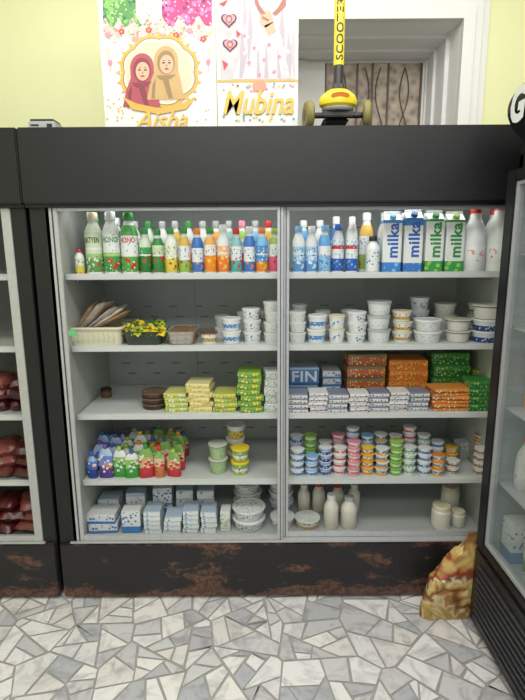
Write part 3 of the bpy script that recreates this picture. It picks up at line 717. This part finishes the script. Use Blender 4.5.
# ------------------------------------------------------------------ fourth shelf
z4 = SH[3]; gp = 'drink pouches and squeeze bottles on the fourth shelf'
pm = [('p_blue','blue'),('p_purp','purple'),('p_grn','green'),('p_grn','green'),('p_red','red'),('p_org','orange'),('p_red','red')]
caps = ['blue','green','lime','orange','red','green','orange','lime','yellow','blue','red']
for r_ in range(4):
    for c_ in range(7):
        cp = ('blue','purple','blue')[(r_+c_) % 3] if c_ < 2 else 'lime' if c_ == 2 else caps[(c_*3+r_*5) % 11]
        Y = .125+r_*.08
        if (c_*2+r_) % 5 == 0: spec = ('pouch',.0255,.125+.012*((c_+r_) % 3),pm[c_][0],'pl_'+cp); nm = 'squeeze bottle'; ct = 'bottle'
        else: spec = ('spout',.064,.128+.014*((c_*2+r_) % 3),pm[c_][0],'pl_'+cp); nm = 'spouted pouch'; ct = 'pouch'
        make(spec, (X(92+c_*13.4, z4+.05, .125)+(.012 if r_ % 2 else 0)+rnd.uniform(-.003,.003), Y+rnd.uniform(-.006,.006), z4), rnd.uniform(-.35,.35),
             f'{pm[c_][1]} {nm} with {cp} cap, {ORD[r_]} row back, {ORD[c_]} from left, fourth shelf', ct, gp)
mat('lettuce_fill', (.22,.4,.08), .6, var=.7, scale=90); mat('pl_lidclr', (.5,.55,.46), .2)
stacks(3, .17, [
 (217, ('clear',.044,.07,'lettuce_fill','pl_lidclr'), 'clear tub of green fruit salad', 'tub', 2, .0705),
 (239, tb(.042,.062,'t_grn','pl_yellow'), 'green and red fruit tub', 'tub', 2, .0625)], 'fourth shelf, left door', 'tubs on the fourth shelf')
stacks(3, .29, [(236, tb(.046,.062,'t_yel','pl_white'), 'yellow fruit tub', 'tub', 3, .0625)], 'fourth shelf back left', 'tubs on the fourth shelf')
cups = [('y_blue','white','blue and white'),('y_blue','ltblue','blue lidded'),('y_navy','white','navy'),('y_red','white','red and white'),('y_pink','pink','pink'),('y_org','yellow','orange'),
        ('y_obl','white','orange and blue'),('y_grn','lime','green'),('y_gw','white','green and white'),('y_blue','white','blue and white'),('y_obl','orange','orange lidded'),('y_brw','white','brown and white')]
pxs = [297,311,325,339,353,367,381,395,409,423,437,452,479]
cl = cups+[cups[11]]
stacks(3, .14, [(pxs[i], ('cup',.0305,.032,cl[i][0],'pl_'+cl[i][1]), cl[i][2]+' yogurt cup', 'yogurt', (4,3,4,4,5,4,4,5,4,4,3,2,4)[i], .0322) for i in range(13)], 'fourth shelf front', 'yogurt cups on the fourth shelf', 3)
stacks(3, .22, [(pxs[i]-1, ('cup',.0305,.032,cl[(i*5+2) % 13][0],'pl_'+cl[(i*5+2) % 13][1]), cl[(i*5+2) % 13][2]+' yogurt cup', 'yogurt', (5,5,4,5,6,5,5,5,6,5,4,3,5)[i], .0322) for i in range(13)], 'fourth shelf middle', 'yogurt cups on the fourth shelf', 3)
make(('box',.06,.06,.08,'b_wht'), (X(462, z4+.05, .33), .33, z4), .25, 'white square carton behind yogurt cups on the fourth shelf', 'box')

# ------------------------------------------------------------------ bottom
gb = 'boxes on the bottom of the fridge'
stacks(4, .14, [
 (103, ('box',.13,.1,.045,'b_uht'), 'blue and white box', 'box', 2, .0452),
 (131, ('box',.085,.06,.11,'b_uht'), 'upright blue and white box', 'box', 1, .11),
 (154, ('box',.075,.1,.022,'b_uht2'), 'flat white box', 'box', 5, .0222),
 (173, ('box',.075,.1,.022,'b_uht2'), 'flat white box', 'box', 4, .0222),
 (191, ('box',.07,.1,.022,'b_uht2'), 'flat white box', 'box', 5, .0222),
 (209, ('box',.07,.1,.026,'b_uht2'), 'small white box', 'box', 4, .0262),
 (225, ('box',.045,.07,.1,'b_wht'), 'narrow green speckled box', 'box', 1, .1)], 'bottom, left door', gb, .07)
stacks(4, .27, [
 (110, ('box',.1,.09,.05,'b_uht2'), 'white box', 'box', 2, .0502), (136, ('box',.09,.07,.13,'b_uht2'), 'tall white box', 'box', 1, .13),
 (162, ('box',.09,.07,.15,'b_uht'), 'tall blue white box', 'box', 1, .15), (184, ('box',.08,.07,.045,'b_uht2'), 'white box', 'box', 3, .0452), (206, ('box',.08,.07,.045,'b_uht2'), 'white box', 'box', 3, .0452)],
 'bottom, behind left', gb, .1)
printed('lid_print', [(0,W)], [((.25,.36,.32),70,.3,.0,1)]); printed('lid_green', [(0,(.2,.36,.16)),(.5,(.6,.64,.58))], [(W,60,.4,0,1)])
gt = 'tubs on the bottom of the fridge'
stacks(4, .16, [(248, tb(.078,.05,'t_bluew','lid_print'), 'large flat white tub', 'tub', 2, .0505), (281, tb(.058,.05,'t_bluew','pl_white'), 'flat blue spotted tub', 'tub', 1, .05),
 (307, tb(.060,.05,'t_gold','lid_green'), 'green lidded flat tub', 'tub', 1, .05)], 'bottom front', gt)
stacks(4, .33, [(247, tb(.07,.05,'t_bluew','lid_green'), 'wide green lidded tub', 'tub', 3, .0505), (280, tb(.062,.05,'t_bluew','lid_print'), 'wide white tub', 'tub', 3, .0505)], 'bottom behind', gt)
gm = 'milk bottles on the bottom of the fridge'
row(4, .15, [(330, ('smallmilk',.034,.165,'pl_white'), 'cream coloured milk bottle', 'bottle'), (348, ('smallmilk',.038,.15,'pl_grey'), 'wider milk bottle, grey cap', 'bottle'),
 (440, ('jar',.044,.11,'pl_milk','pl_cream'), 'wide cream jar', 'jar'), (458, ('jar',.033,.075,'pl_milk','pl_cream'), 'lower cream jar', 'jar')], 'front of bottom, right door', gm)
row(4, .3, [(303, ('smallmilk',.03,.14,'pl_white'), 'milk bottle', 'bottle'), (318, ('smallmilk',.032,.145,'pl_red'), 'milk bottle, red cap', 'bottle'), (337, ('smallmilk',.03,.14,'pl_red'), 'milk bottle, red cap', 'bottle'),
 (353, ('smallmilk',.03,.14,'pl_white'), 'milk bottle', 'bottle'), (449, ('jar',.044,.13,'pl_milk','pl_cream'), 'cream jar', 'jar')], 'behind, bottom, right door', gm)

# ------------------------------------------------------------------ meats in left fridge
sau_m = mat('dark_sausage', (.09,.014,.014), .35, var=.6, bump=.3, scale=50)
meat_ms = [mat('dark_red_meat', (.06,.006,.007), .3, var=.95, bump=.5, scale=25), mat('pink_marbled_meat', (.16,.04,.035), .35, var=.95, bump=.5, scale=30)]
b = NB(); L_ = .16
lathe(b, [(0,-.012),(.006,-.01),(.004,0),(.02,.01),(.027,.03),(.028,L_/2),(.027,L_-.03),(.02,L_-.01),(.004,L_),(.006,L_+.01),(0,L_+.012)], 16)
sau = mk('sausage', b, sau_m)
for ci in range(6):
    o = sau if ci == 0 else sau.copy()
    if ci: C.objects.link(o)
    o.location = (-1.035-ci*.062, .12, SH[2]+.029); o.rotation_euler = (-PI/2, 0, 0)
    tag(o, f'dark red sausage, {ORD[ci]} from right, third shelf of left fridge', 'sausage', 'sausages in the left fridge')
k = 0
for si, zz in ((0, SH[2]+.058), (1, SH[3]), (2, SH[4])):
    for lv in range(3 if si else 2):
        for ci in range(3):
            nm = ('dark red','pink marbled')[(k+lv) % 2]
            o = pillow('meat_piece', .12+.02*(k % 2), .17, .062, meat_ms[(k+lv) % 2], k*2.3, n=12)
            o.location = (-1.06-ci*.125+(.02 if lv % 2 else 0), .17, zz+lv*.05); o.rotation_euler = (rnd.uniform(-.1,.1), rnd.uniform(-.15,.15), rnd.uniform(-.4,.4))
            tag(o, f'{nm} meat piece, {ORD[ci]} from right, {["lowest","second","third"][lv]} layer, {["third","fourth","bottom"][si]} shelf, left fridge', 'meat', 'meats in the left fridge')
            k += 1
b = NB(); box(b, -.035, .035, -.0012, .0012, -.02, .02, .0008)
o = mk('price_sticker', b, mat('green_sticker', (.12,.5,.2), .5), loc=(X(72,1.2,.0), .0102, Z(332,.01))); o.scale = (.45,1,.55); tag(o, 'bright green price sticker on the left door frame of central fridge', 'sticker')

# ------------------------------------------------------------------ right fridge, facing left
rf = empty('drinks_fridge', (1.2, -.65, 0)); tag(rf, 'tall black glass door drinks fridge at the right edge, seen side on', 'fridge')
def rp(name, b, m, parent=rf, smooth=True):
    bmesh.ops.translate(b, verts=b.verts, vec=(-1.2, .65, 0)); return mk(name, b, m, parent, smooth)
FX = .865; YA = -.165; YB = -1.0; FR = .062
b = NB(); box(b, FX+.03, 1.55, YA-.035, YA, .03, 1.86, .006); box(b, FX+.03, 1.55, YB, YB+.035, .03, 1.86, .006); box(b, 1.51, 1.55, YB, YA, .03, 1.86)
box(b, FX+.03, 1.55, YB, YA, 1.80, 1.88, .006); box(b, FX+.04, 1.55, YB+.01, YA-.01, .03, .36)
rp('body', b, black)
b = NB(); box(b, FX+.03, 1.51, YA-.045, YA-.035, .36, 1.8); box(b, FX+.05, 1.51, YB+.035, YB+.045, .36, 1.8); box(b, 1.5, 1.51, YB+.045, YA-.045, .36, 1.8); box(b, FX+.05, 1.5, YB+.045, YA-.045, .36, .37)
rp('liner', b, mat('light_liner', (.3,.34,.35), .4, var=.2, scale=6), smooth=False)
b = NB(); box(b, FX-.006, FX+.028, YA-FR, YA, .365, 1.80, .003); box(b, FX-.006, FX+.028, YB, YB+FR, .365, 1.80, .003)
box(b, FX-.006, FX+.028, YB+FR, YA-FR, .365, .40, .003); box(b, FX-.006, FX+.028, YB+FR, YA-FR, 1.76, 1.80, .003)
dr = rp('door', b, black)
b = NB(); 
for y0, y1, z0, z1 in ((YA-FR-.016,YA-FR,.40,1.76),(YB+FR,YB+FR+.012,.40,1.76),(YB+FR+.012,YA-FR-.016,.40,.415),(YB+FR+.012,YA-FR-.016,1.748,1.76)): box(b, FX-.001, FX+.02, y0, y1, z0, z1, .001)
rp('door_trim', b, silver, dr)
b = NB(); box(b, FX+.006, FX+.010, YB+FR+.012, YA-FR-.016, .415, 1.748); rp('door_glass', b, glass, dr, False)
b = NB(); box(b, FX-.01, FX+.04, YB, YA, .03, .36, .008)
rp('base_panel', b, black)
b = NB()
for i in range(9): box(b, FX-.018, FX-.008, YB+.06, YA-.05, .07+i*.028, .084+i*.028, .003)
rp('vent_grille', b, darkgrey)
for z in (.66,.96,1.26,1.52):
    b = NB(); box(b, FX+.035, 1.49, YB+.05, YA-.05, z-.006, z, .001); rp('shelf', b, mat('wire_shelf_grey', (.45,.48,.48), .4))
b = NB(); n = 16; CY = YA-.06
prof = [(FX+.02-.072*math.sin(PI*i/n)**.8, 1.884+.20*i/n) for i in range(n+1)]
f0 = [b.verts.new((x, CY, z)) for x, z in prof]+[b.verts.new((1.5, CY, 2.084)), b.verts.new((1.5, CY, 1.884))]
f1 = [b.verts.new((v.co.x, YB, v.co.z)) for v in f0]
m_ = len(f0)
for i in range(m_): b.faces.new((f0[i], f0[(i+1) % m_], f1[(i+1) % m_], f1[i]))
b.faces.new(f0); b.faces.new(f1[::-1])
cn = rp('canopy', b, mat('canopy_black', (.012,.012,.015), .25))
t = lettering('G', .095, 'pl_white', cn, heavy=.05, shear=.1, height=.11)
t.rotation_euler = (0, 0, -PI/2); t.location = (FX+.02-.0745-1.2, CY-.075+.65, 1.984)
SPX = [('box',.08,.1,.16,'b_uht'),('bottle',.032,.2,'s_hon1','pl_red','pl_white','','pl_black'),('jug',.04,.2,'pl_red'),('tub',.045,.1,'t_white','pl_white'),('bottle',.032,.2,'s_org','pl_white','pl_white','','pl_black')]
for zi, z in enumerate((.37,.66,.96,1.26,1.52)):
    for ci in range(4):
        spec = SPX[(zi*2+ci) % 5]
        lk = {'box':'blue white box','bottle':'slim drink bottle','jug':'white milk bottle','tub':'white tub'}[spec[0]]
        make(spec, (FX+.11, YA-.105-ci*.10, z+.0005), -PI/2, f'{lk}, {ORD[ci]} from far end, {ORD[zi]} level up in right fridge', {'box':'box','bottle':'bottle','jug':'bottle','tub':'tub'}[spec[0]], 'items in the right fridge')

# ------------------------------------------------------------------ golden snack bag on the floor
def snack_bag():
    b = NB(); seg = 56; H = .38; loops = []
    for j in range(49):
        v = j/48
        w = .112*(1-.06*(2*v-1)**2)*(1.0 if v < .5 else 1-.62*((v-.5)/.5)**1.25)
        t = .042*max(.03, math.sin(PI*min(1, v*.93+.16))**.8 if v < .93 else .05)
        if v > .94: t = .003
        loop = []
        for i in range(seg):
            a = 2*PI*i/seg; c, s = math.cos(a), math.sin(a)
            x = w*math.copysign(abs(c)**.7, c); y = t*math.copysign(abs(s)**.6, s)
            k = 1-abs(noise.noise(Vector((x*9+5, y*4+s, v*4+x*9))))*3
            k2 = 1-abs(noise.noise(Vector((x*26, y*8+9+s, v*11-x*14))))*3
            nz = (k*.008+k2*.003)*(1 if t > .006 else .3)
            loop.append((x*(1+nz*1.5)+.115*v**1.3, y*(1+nz*2)+math.copysign(nz, s)*abs(s)**.5, max(0, v*H+(nz*.5-.004 if v > .1 else 0)+(.012*c*v if v > .5 else 0))))
        loops.append(loop)
    loft(b, loops, True, True)
    m, nt, bb = newmat('printed_snack_film'); N = nt.nodes.new; L = nt.links.new
    tc = N('ShaderNodeTexCoord'); sp = N('ShaderNodeSeparateXYZ'); L(tc.outputs['Object'], sp.inputs[0])
    n = N('ShaderNodeTexNoise'); n.inputs['Scale'].default_value = 9; n.inputs['Detail'].default_value = 3; n.inputs['Distortion'].default_value = .8; L(tc.outputs['Object'], n.inputs['Vector'])
    mm = N('ShaderNodeMath'); mm.operation = 'MULTIPLY_ADD'; mm.inputs[1].default_value = 2.2; L(sp.outputs['Z'], mm.inputs[0])
    nn = N('ShaderNodeMath'); nn.operation = 'MULTIPLY_ADD'; nn.inputs[1].default_value = 1.2; nn.inputs[2].default_value = -.55; L(n.outputs['Fac'], nn.inputs[0]); L(nn.outputs[0], mm.inputs[2])
    r = N('ShaderNodeValToRGB'); e = r.color_ramp.elements
    e[0].position = .0; e[0].color = (.36,.23,.06,1); e[1].position = 1; e[1].color = (.12,.05,.02,1)
    for p, c in ((.08,(.5,.34,.1)),(.13,(.62,.52,.32)),(.18,(.4,.2,.06)),(.26,(.14,.05,.02)),(.34,(.42,.22,.06)),(.40,(.58,.4,.13)),(.46,(.62,.52,.34)),(.51,(.2,.07,.03)),(.58,(.36,.06,.03)),(.64,(.45,.28,.08)),(.74,(.58,.42,.16)),(.85,(.35,.18,.06))):
        x = e.new(p); x.color = (*c, 1)
    L(mm.outputs[0], r.inputs[0]); L(r.outputs[0], bb.inputs['Base Color']); bb.inputs['Roughness'].default_value = .28; bb.inputs['Metallic'].default_value = .05
    rt = empty('snack_bag', (X(444,.1,-.12), -.12, .001), .05); tag(rt, 'crumpled gold and brown printed snack bag leaning by the black fridge base', 'snack bag')
    mk('film_bag', b, m, rt, ang=28)
    b = NB(); loft(b, [[(x, y, z+.1*(x-.115)) for x, y in ((.075,-.002),(.155,-.002),(.155,.002),(.075,.002))] for z in (.372,.38,.386)], True, True)
    mk('crimped_seal', b, m, rt)
snack_bag()

# ------------------------------------------------------------------ things on top of the central fridge
TOP = 1.9865
gold = mat('gold_print', (.66,.4,.07), .4); white_b = mat('poster_white', (.78,.77,.75), .35)
def board(x0, x1, Y, label, name='poster_board'):
    r = empty(name, ((x0+x1)/2, Y, TOP)); tag(r, label, 'poster')
    b = NB(); box(b, x0-(x0+x1)/2, x1-(x0+x1)/2, 0, .012, 0, .66, .001); mk('board', b, white_b, r)
    return r
def flat(r, pts, layer, m, name, Y):
    b = NB(); o = r.location
    vs = []
    for px, py in pts:
        x, z = P(px, py, Y); vs.append(b.verts.new((x-o.x, -.0006*layer, max(0.001, z-o.z))))
    b.faces.new(vs); return mk(name, b, m, r, False)
def flats(r, polys, layer, m, name, Y):
    for p in polys: flat(r, p, layer, m, name, Y)
def ell(cx, cy, rx, ry, n=28, a0=0, a1=2*PI): return [(cx+rx*math.cos(a0+(a1-a0)*i/n), cy+ry*math.sin(a0+(a1-a0)*i/n)) for i in range(n)]
def scallop(x0, x1, ytop, base, amp, n, ph=0):
    return [(x0, ytop), (x1, ytop)]+[(x1+(x0-x1)*i/40, base+amp*abs(math.sin(PI*n*i/40+ph))) for i in range(41)]
printed('art_haze', [(0,(.55,.46,.4))], [((.72,.67,.62),70,.4,0,1),((.5,.22,.22),45,.3,0,1),((.2,.32,.12),60,.25,0,1)])
printed('art_green', [(0,(.06,.26,.05))], [((.2,.45,.1),45,.42,0,1),((.5,.6,.3),70,.25,0,1),((.02,.12,.03),35,.25,0,1)])
printed('art_magenta', [(0,(.45,.02,.17))], [((.7,.15,.4),45,.42,0,1),((.8,.5,.6),70,.25,0,1),((.2,.0,.07),35,.25,0,1)])
printed('art_lace', [(0,(.68,.58,.52))], [((.78,.75,.72),60,.4,0,1),((.45,.3,.25),90,.25,0,1)])
YP = .14
xa, _ = P(103, 60, YP); xb, _ = P(217.5, 60, YP); xc, _ = P(218.5, 60, YP+.0); xd, _ = P(300, 60, YP)
p1 = board(xa, xb, YP, 'white printed birthday poster with two veiled women portraits, left of the pair')
flat(p1, scallop(105,214,-20,32,9,5), 1, 'art_haze', 'backdrop', YP)
flat(p1, scallop(105,146,-20,16,10,3,.5), 2, 'art_green', 'green_dress', YP)
flat(p1, scallop(158,214,-20,14,12,3,.9), 2, 'art_magenta', 'magenta_dress', YP)
flat(p1, scallop(138,164,-20,14,10,2), 3, 'art_lace', 'lace_panel', YP)
for q, (cx, cy) in enumerate([(110+i*6.8, 34+5*math.sin(i*1.9)) for i in range(16)]):
    flat(p1, [(cx+3.8*(1-.3*(i % 2))*math.cos(i*PI/5+q), cy+3.6*(1-.3*(i % 2))*math.sin(i*PI/5+q)) for i in range(10)], 3.5, 'pl_'+('pink','white','red','cream')[q % 4], 'printed_flower', YP)
    flat(p1, ell(cx, cy, 1.1, 1.1, 8), 3.8, gold, 'flower_centre', YP)
for cx, cy, c in ((110,50,'cream'),(112,62,'pink'),(211,50,'cream'),(210,62,'pink')):
    flat(p1, ell(cx, cy, 2.4, 3.2, 16), 3, 'pl_'+c, 'balloon', YP)
    flat(p1, [(cx-.3,cy+3.4),(cx+.3,cy+3.4),(cx+.6,cy+10),(cx,cy+10)], 3, gold, 'balloon_string', YP)
MX, MY = 161, 72; kk = 1.14
pts = []
for i in range(96):
    a = 2*PI*i/96; r = 1+.08*abs(math.sin(4*a))
    pts.append((MX+33*kk*r*math.cos(a), MY+30*kk*r*math.sin(a)*(1 if math.sin(a) > 0 else 1.05)))
flat(p1, pts, 4, gold, 'medallion_rim', YP)
for f_, l_, m_n, nm in ((.93,4.5,mat('rim_dark', (.36,.2,.04), .4),'medallion_line'),(.9,5,mat('medallion_pale', (.8,.74,.6), .4),'medallion'),(.84,5.3,mat('medallion_peach', (.72,.56,.4), .4),'medallion_inner')):
    flat(p1, [(MX+(x-MX)*f_, MY+(y-MY)*f_) for x, y in pts], l_, m_n, nm, YP)
for a in range(0, 360, 15):
    ca, sa = math.cos(math.radians(a)), math.sin(math.radians(a))
    c0 = (MX+41*ca, MY+(37.5 if sa > 0 else 39)*sa)
    flat(p1, [(c0[0]+3.2*math.cos(math.radians(a)+q), c0[1]+3.2*math.sin(math.radians(a)+q)) for q in (0, 2.3, 3.9)], 4.2, gold, 'rim_leaf', YP)
for cx0, cy0, col, nm in ((144,71,(.42,.07,.1),'rose'), (168,64,(.55,.36,.15),'ochre')):
    hi = nm == 'ochre'
    def E(pts_, k_=kk): return [(cx0+x*k_, cy0+y*k_) for x, y in pts_]
    flat(p1, E([(-17,31),(-14,16),(-10,6)]+ell(0,-3,10.5,13,20,PI,2*PI)+[(10.5,5),(13,16),(16,31)]), 6+hi*1.2, mat(nm+'_veil', col, .5, var=.15, scale=30), 'veil', YP)
    flat(p1, E(ell(0,-1.5,7.8,10.5)), 7.6, mat(nm+'_fold', tuple(c*.55 for c in col), .5), 'veil_edge', YP)
    flat(p1, E(ell(.5,0,6,8.2)), 7.9, mat('print_skin', (.7,.42,.29), .5), 'face', YP)
    flats(p1, [E(ell(-2.2,-1.2,1.3,.8,8)), E(ell(3,-1.2,1.3,.8,8))], 8.4, 'pl_black', 'eye', YP)
    flats(p1, [E([(-3.8,-3),(-1,-3.6),(-1,-2.9)]), E([(1.8,-3.6),(4.6,-3),(1.8,-2.9)])], 8.4, 'pl_black', 'eyebrow', YP)
    flat(p1, E([(.4,-.5),(1.2,2),(.1,2)]), 8.4, 'pl_brown', 'nose', YP)
    flat(p1, E(ell(.5,4.2,2,.9,10)), 8.4, mat('lip_red', (.5,.05,.06), .5), 'mouth', YP)
    flat(p1, E([(-9,10),(9,9),(4,13),(-5,14)]), 7.7, nm+'_fold', 'veil_fold', YP)
    flat(p1, E([(-3,14),(2,13),(6,30),(2,30)]), 7.7, nm+'_fold', 'veil_fold', YP)
    flat(p1, E([(-12,18),(-9,12),(-10,30),(-13,30)]), 7.7, nm+'_fold', 'veil_fold', YP)
flat(p1, [(124,96),(138,103),(161,108),(184,103),(198,96),(188,109),(161,114),(134,109)], 9, gold, 'scrollwork', YP)
flats(p1, [ell(rnd.uniform(107,213), rnd.uniform(96,122), 1.1, 1.1, 8) for _ in range(40)], 2, mat('confetti_gold', (.7,.45,.16), .4), 'confetti', YP)
x, z = P(163, 119.5, YP); lettering('Aisha', .212, 'rim_dark', p1, (x-p1.location.x, -.0060, z-p1.location.z), shear=.4, heavy=.012, height=.067, name='lettering_outline')
lettering('Aisha', .21, mat('bright_gold', (.8,.48,.05), .35), p1, (x-p1.location.x, -.0066, z-p1.location.z), shear=.4, heavy=.006, height=.066)

p2 = board(xc, xd, YP, 'white printed poster with gold name, right of the pair beside the window')
flat(p2, [(221,-20),(298,-20),(297,80),(222,80)], 1, mat('photo_backdrop', (.52,.49,.52), .4, var=.35, scale=14), 'photo_print', YP)
flat(p2, [(240,-20),(296,-20),(297,20),(292,50),(296,79),(234,79),(244,50),(238,20)], 2, mat('pale_gown', (.66,.60,.64), .5, var=.4, scale=16), 'gown', YP)
flats(p2, [[(252,0),(255,30),(250,70),(249,40)], [(284,5),(287,30),(286,50),(281,30)], [(260,36),(262,78),(258,78)], [(279,44),(283,78),(279,78)], [(243,30),(249,55),(244,78),(241,78)], [(290,30),(288,60),(292,78),(294,60)], [(268,38),(270,78),(266,78)], [(246,-10),(249,20),(245,30)]], 3, mat('gown_fold', (.48,.41,.47), .5), 'gown_fold', YP)
flats(p2, [[(262,14),(272,10),(276,22),(268,28),(262,24)], [(266,26),(275,22),(278,32),(270,36)]], 4, 'print_skin', 'hand', YP)
flats(p2, [[(256,-10),(262,6),(268,14),(263,15),(257,4)], [(288,-6),(280,8),(274,14),(278,16),(288,6)], [(264,16),(272,20),(270,22),(264,19)]], 4.5, mat('henna_print', (.4,.16,.12), .5), 'sleeve_print', YP)
for q in range(22):
    cx, cy = 246+((q*17) % 46), 36+((q*23) % 42)
    flat(p2, [(cx+2.4*(1-.35*(i % 2))*math.cos(i*PI/5+q), cy+2.4*(1-.35*(i % 2))*math.sin(i*PI/5+q)) for i in range(10)], 3.6, 'pl_white' if q % 3 else 'pl_pink', 'gown_flower', YP)
def heart(cx, cy, s): return [(cx+s*16*math.sin(t)**3/17, cy-s*(13*math.cos(t)-5*math.cos(2*t)-2*math.cos(3*t)-math.cos(4*t))/17) for t in [2*PI*i/24 for i in range(24)]]
flats(p2, [heart(231,20,8.5), heart(232,45,8)], 4, mat('dark_heart', (.05,.03,.04), .5), 'heart_border', YP)
flats(p2, [heart(231,19.6,6.8), heart(232,44.6,6.3)], 5, 'pl_pink', 'heart', YP)
flats(p2, [ell(231,19,3.2,4), ell(232,44.3,3,3.8)], 6, mat('heart_portrait', (.35,.1,.1), .5), 'heart_portrait', YP)
flats(p2, [ell(231,19.5,1.8,2.3), ell(232,44.8,1.7,2.1)], 6.5, 'print_skin', 'heart_face', YP)
flats(p2, [[(221,4),(230,0),(226,6)], [(238,30),(243,34),(239,37)], [(224,60),(230,64),(226,70)]], 5, 'pl_red', 'bow', YP)
flat(p2, [(219,80),(300,80),(300,82),(219,82)], 6, gold, 'dividing_line', YP)
flat(p2, ell(261,86,7,6), 6.6, mat('ball_print', (.75,.3,.2), .5), 'ball_print', YP)
for nm, k in (('teal',0),('pink',1),('yellow',2)):
    flats(p2, [ell(rnd.uniform(221,298), rnd.choice((rnd.uniform(84,92), rnd.uniform(115,122))), 1.3, 1.3, 8) for _ in range(14)], 3+k, 'pl_'+nm, 'confetti', YP)
x, z = P(260, 103, YP)
lettering('Mubina', .280, 'rim_dark', p2, (x-p2.location.x, -.0055, z-p2.location.z), shear=.3, heavy=.018, height=.088, name='lettering_outline')
lettering('Mubina', .278, 'bright_gold', p2, (x-p2.location.x, -.007, z-p2.location.z), shear=.3, heavy=.012, height=.086)

# toy scooter
ys = .06; sx = X(339.5, 2.1, ys)
sc = empty('toy_scooter', (sx, ys, TOP)); tag(sc, 'yellow and black toy kick scooter standing before the window', 'scooter')
syel = mat('scooter_yellow', (.8,.62,.03), .3); sblk = mat('scooter_black', (.02,.02,.02), .4)
b = NB(); lathe(b, [(.0,.1),(.026,.1),(.022,.13),(.019,.16),(.019,.80),(0,.80)], 18); mk('steering_column', b, sblk, sc)
b = NB(); lathe(b, [(.019,.225),(.0198,.226),(.0198,.70),(.019,.701)], 18); mk('column_sleeve', b, syel, sc)
b = NB(); lathe(b, [(.0,.14),(.03,.14),(.022,.16),(.0,.16)], 18); mk('collar', b, sblk, sc)
b = NB(); lathe(b, [(0,.075),(.05,.075),(.07,.085),(.074,.1),(.066,.118),(.045,.135),(.025,.145),(0,.147)], 28, sy=.8); mk('front_cover', b, syel, sc)
b = NB(); lathe(b, [(0,.066),(.055,.066),(.062,.072),(.055,.078),(0,.078)], 28, sy=.8); mk('cover_rim', b, 'pl_grey', sc)
b = NB(); v = [b.verts.new(p) for p in [(.035*math.cos(2*PI*i/20), -.0595+.006*math.sin(2*PI*i/20)*-1, .107+.011*math.sin(2*PI*i/20)) for i in range(20)]]; b.faces.new(v)
mk('emblem', b, 'pl_orange', sc)
b = NB(); tube(b, (-.10,0,.052), (.10,0,.052), .011); box(b, -.06, .06, -.02, .02, .045, .068, .004); mk('axle', b, sblk, sc)
b = NB(); box(b, -.05, .05, .03, .45, .035, .055, .008); mk('deck', b, sblk, sc)
tyre_m = mat('olive_tyre', (.2,.18,.05), .5)
for s in (-1, 1):
    b = NB(); lathe(b, [(.018,-.015),(.045,-.015),(.0525,-.009),(.0525,.009),(.045,.015),(.018,.015)], 28)
    w = mk('wheel', b, tyre_m, sc, loc=(s*.112, 0, .0525)); w.rotation_euler = (0, PI/2, -.15*s)
    b = NB(); lathe(b, [(0,-.016),(.02,-.016),(.022,0),(.02,.016),(0,.016)], 20); h = mk('wheel_hub', b, sblk, w)
b = NB(); lathe(b, [(.016,-.012),(.035,-.012),(.04,0),(.035,.012),(.016,.012)], 24); w = mk('rear_wheel', b, tyre_m, sc, loc=(0,.43,.04)); w.rotation_euler = (0, PI/2, 0)
b = NB(); tube(b, (-.14,0,.79), (.14,0,.79), .012); mk('handlebar', b, sblk, sc)
lettering('SCOOTER', .21, sblk, sc, (0,0,.345), bend=.0203, vertical=True, heavy=.02, height=.028)
dx = X(44, 2.0, .03)
dv = empty('power_adapter', (dx, .06, TOP)); tag(dv, 'small grey box device with dark top on left end of central fridge', 'device')
b = NB(); box(b, -.05, .05, -.04, .04, 0, .03, .003); mk('case', b, mat('device_grey', (.4,.42,.42), .5), dv)
b = NB(); box(b, -.045, .045, -.035, .035, .03, .038, .002); mk('vent_cover', b, sblk, dv)
for a, c, e, f in ((.02,.04,.008,.02),(-.04,-.01,.012,.018)):
    b = NB(); box(b, a, c, -.0415, -.0395, e, f); mk('socket', b, sblk, dv)

# ------------------------------------------------------------------ lights, world, camera
def area(name, loc, rot, sx_, sy_, e, col=(1,1,1)):
    l = bpy.data.lights.new(name, 'AREA'); l.shape = 'RECTANGLE'; l.size = sx_; l.size_y = sy_; l.energy = e; l.color = col
    o = bpy.data.objects.new(name, l); C.objects.link(o); o.location = loc; o.rotation_euler = rot
area('ceiling_light_near', (.1,-1.35,3.05), (math.radians(15),0,0), 2.6, .6, 50, (1,.985,.96))
area('ceiling_light_far', (0,-3.2,3.05), (math.radians(25),0,0), 2.6, .6, 50, (1,.985,.96))
area('wall_fill_light', (0,-.15,3.05), (math.radians(12),0,0), 2.6, .4, 18, (1,.985,.95))  # fill added to brighten the yellow back wall, not a fixture of the room
area('cabinet_light', (.09,.14,1.725), (math.radians(20),0,0), 1.7, .05, 2, (1,1,.97))
w = bpy.data.worlds.new('world'); S.world = w; w.use_nodes = True
w.node_tree.nodes['Background'].inputs[0].default_value = (.95,.97,1,1); w.node_tree.nodes['Background'].inputs[1].default_value = .8
cam = bpy.data.cameras.new('camera'); co = bpy.data.objects.new('camera', cam); C.objects.link(co); S.camera = co
cam.sensor_fit = 'VERTICAL'; cam.sensor_height = 36; cam.lens = F/700*36; cam.clip_start = .05
co.matrix_world = Matrix.Translation((0,-CD,EYE)) @ Matrix.Rotation(math.radians(90)-TH, 4, 'X') @ Matrix.Rotation(math.radians(-.35), 4, 'Z')
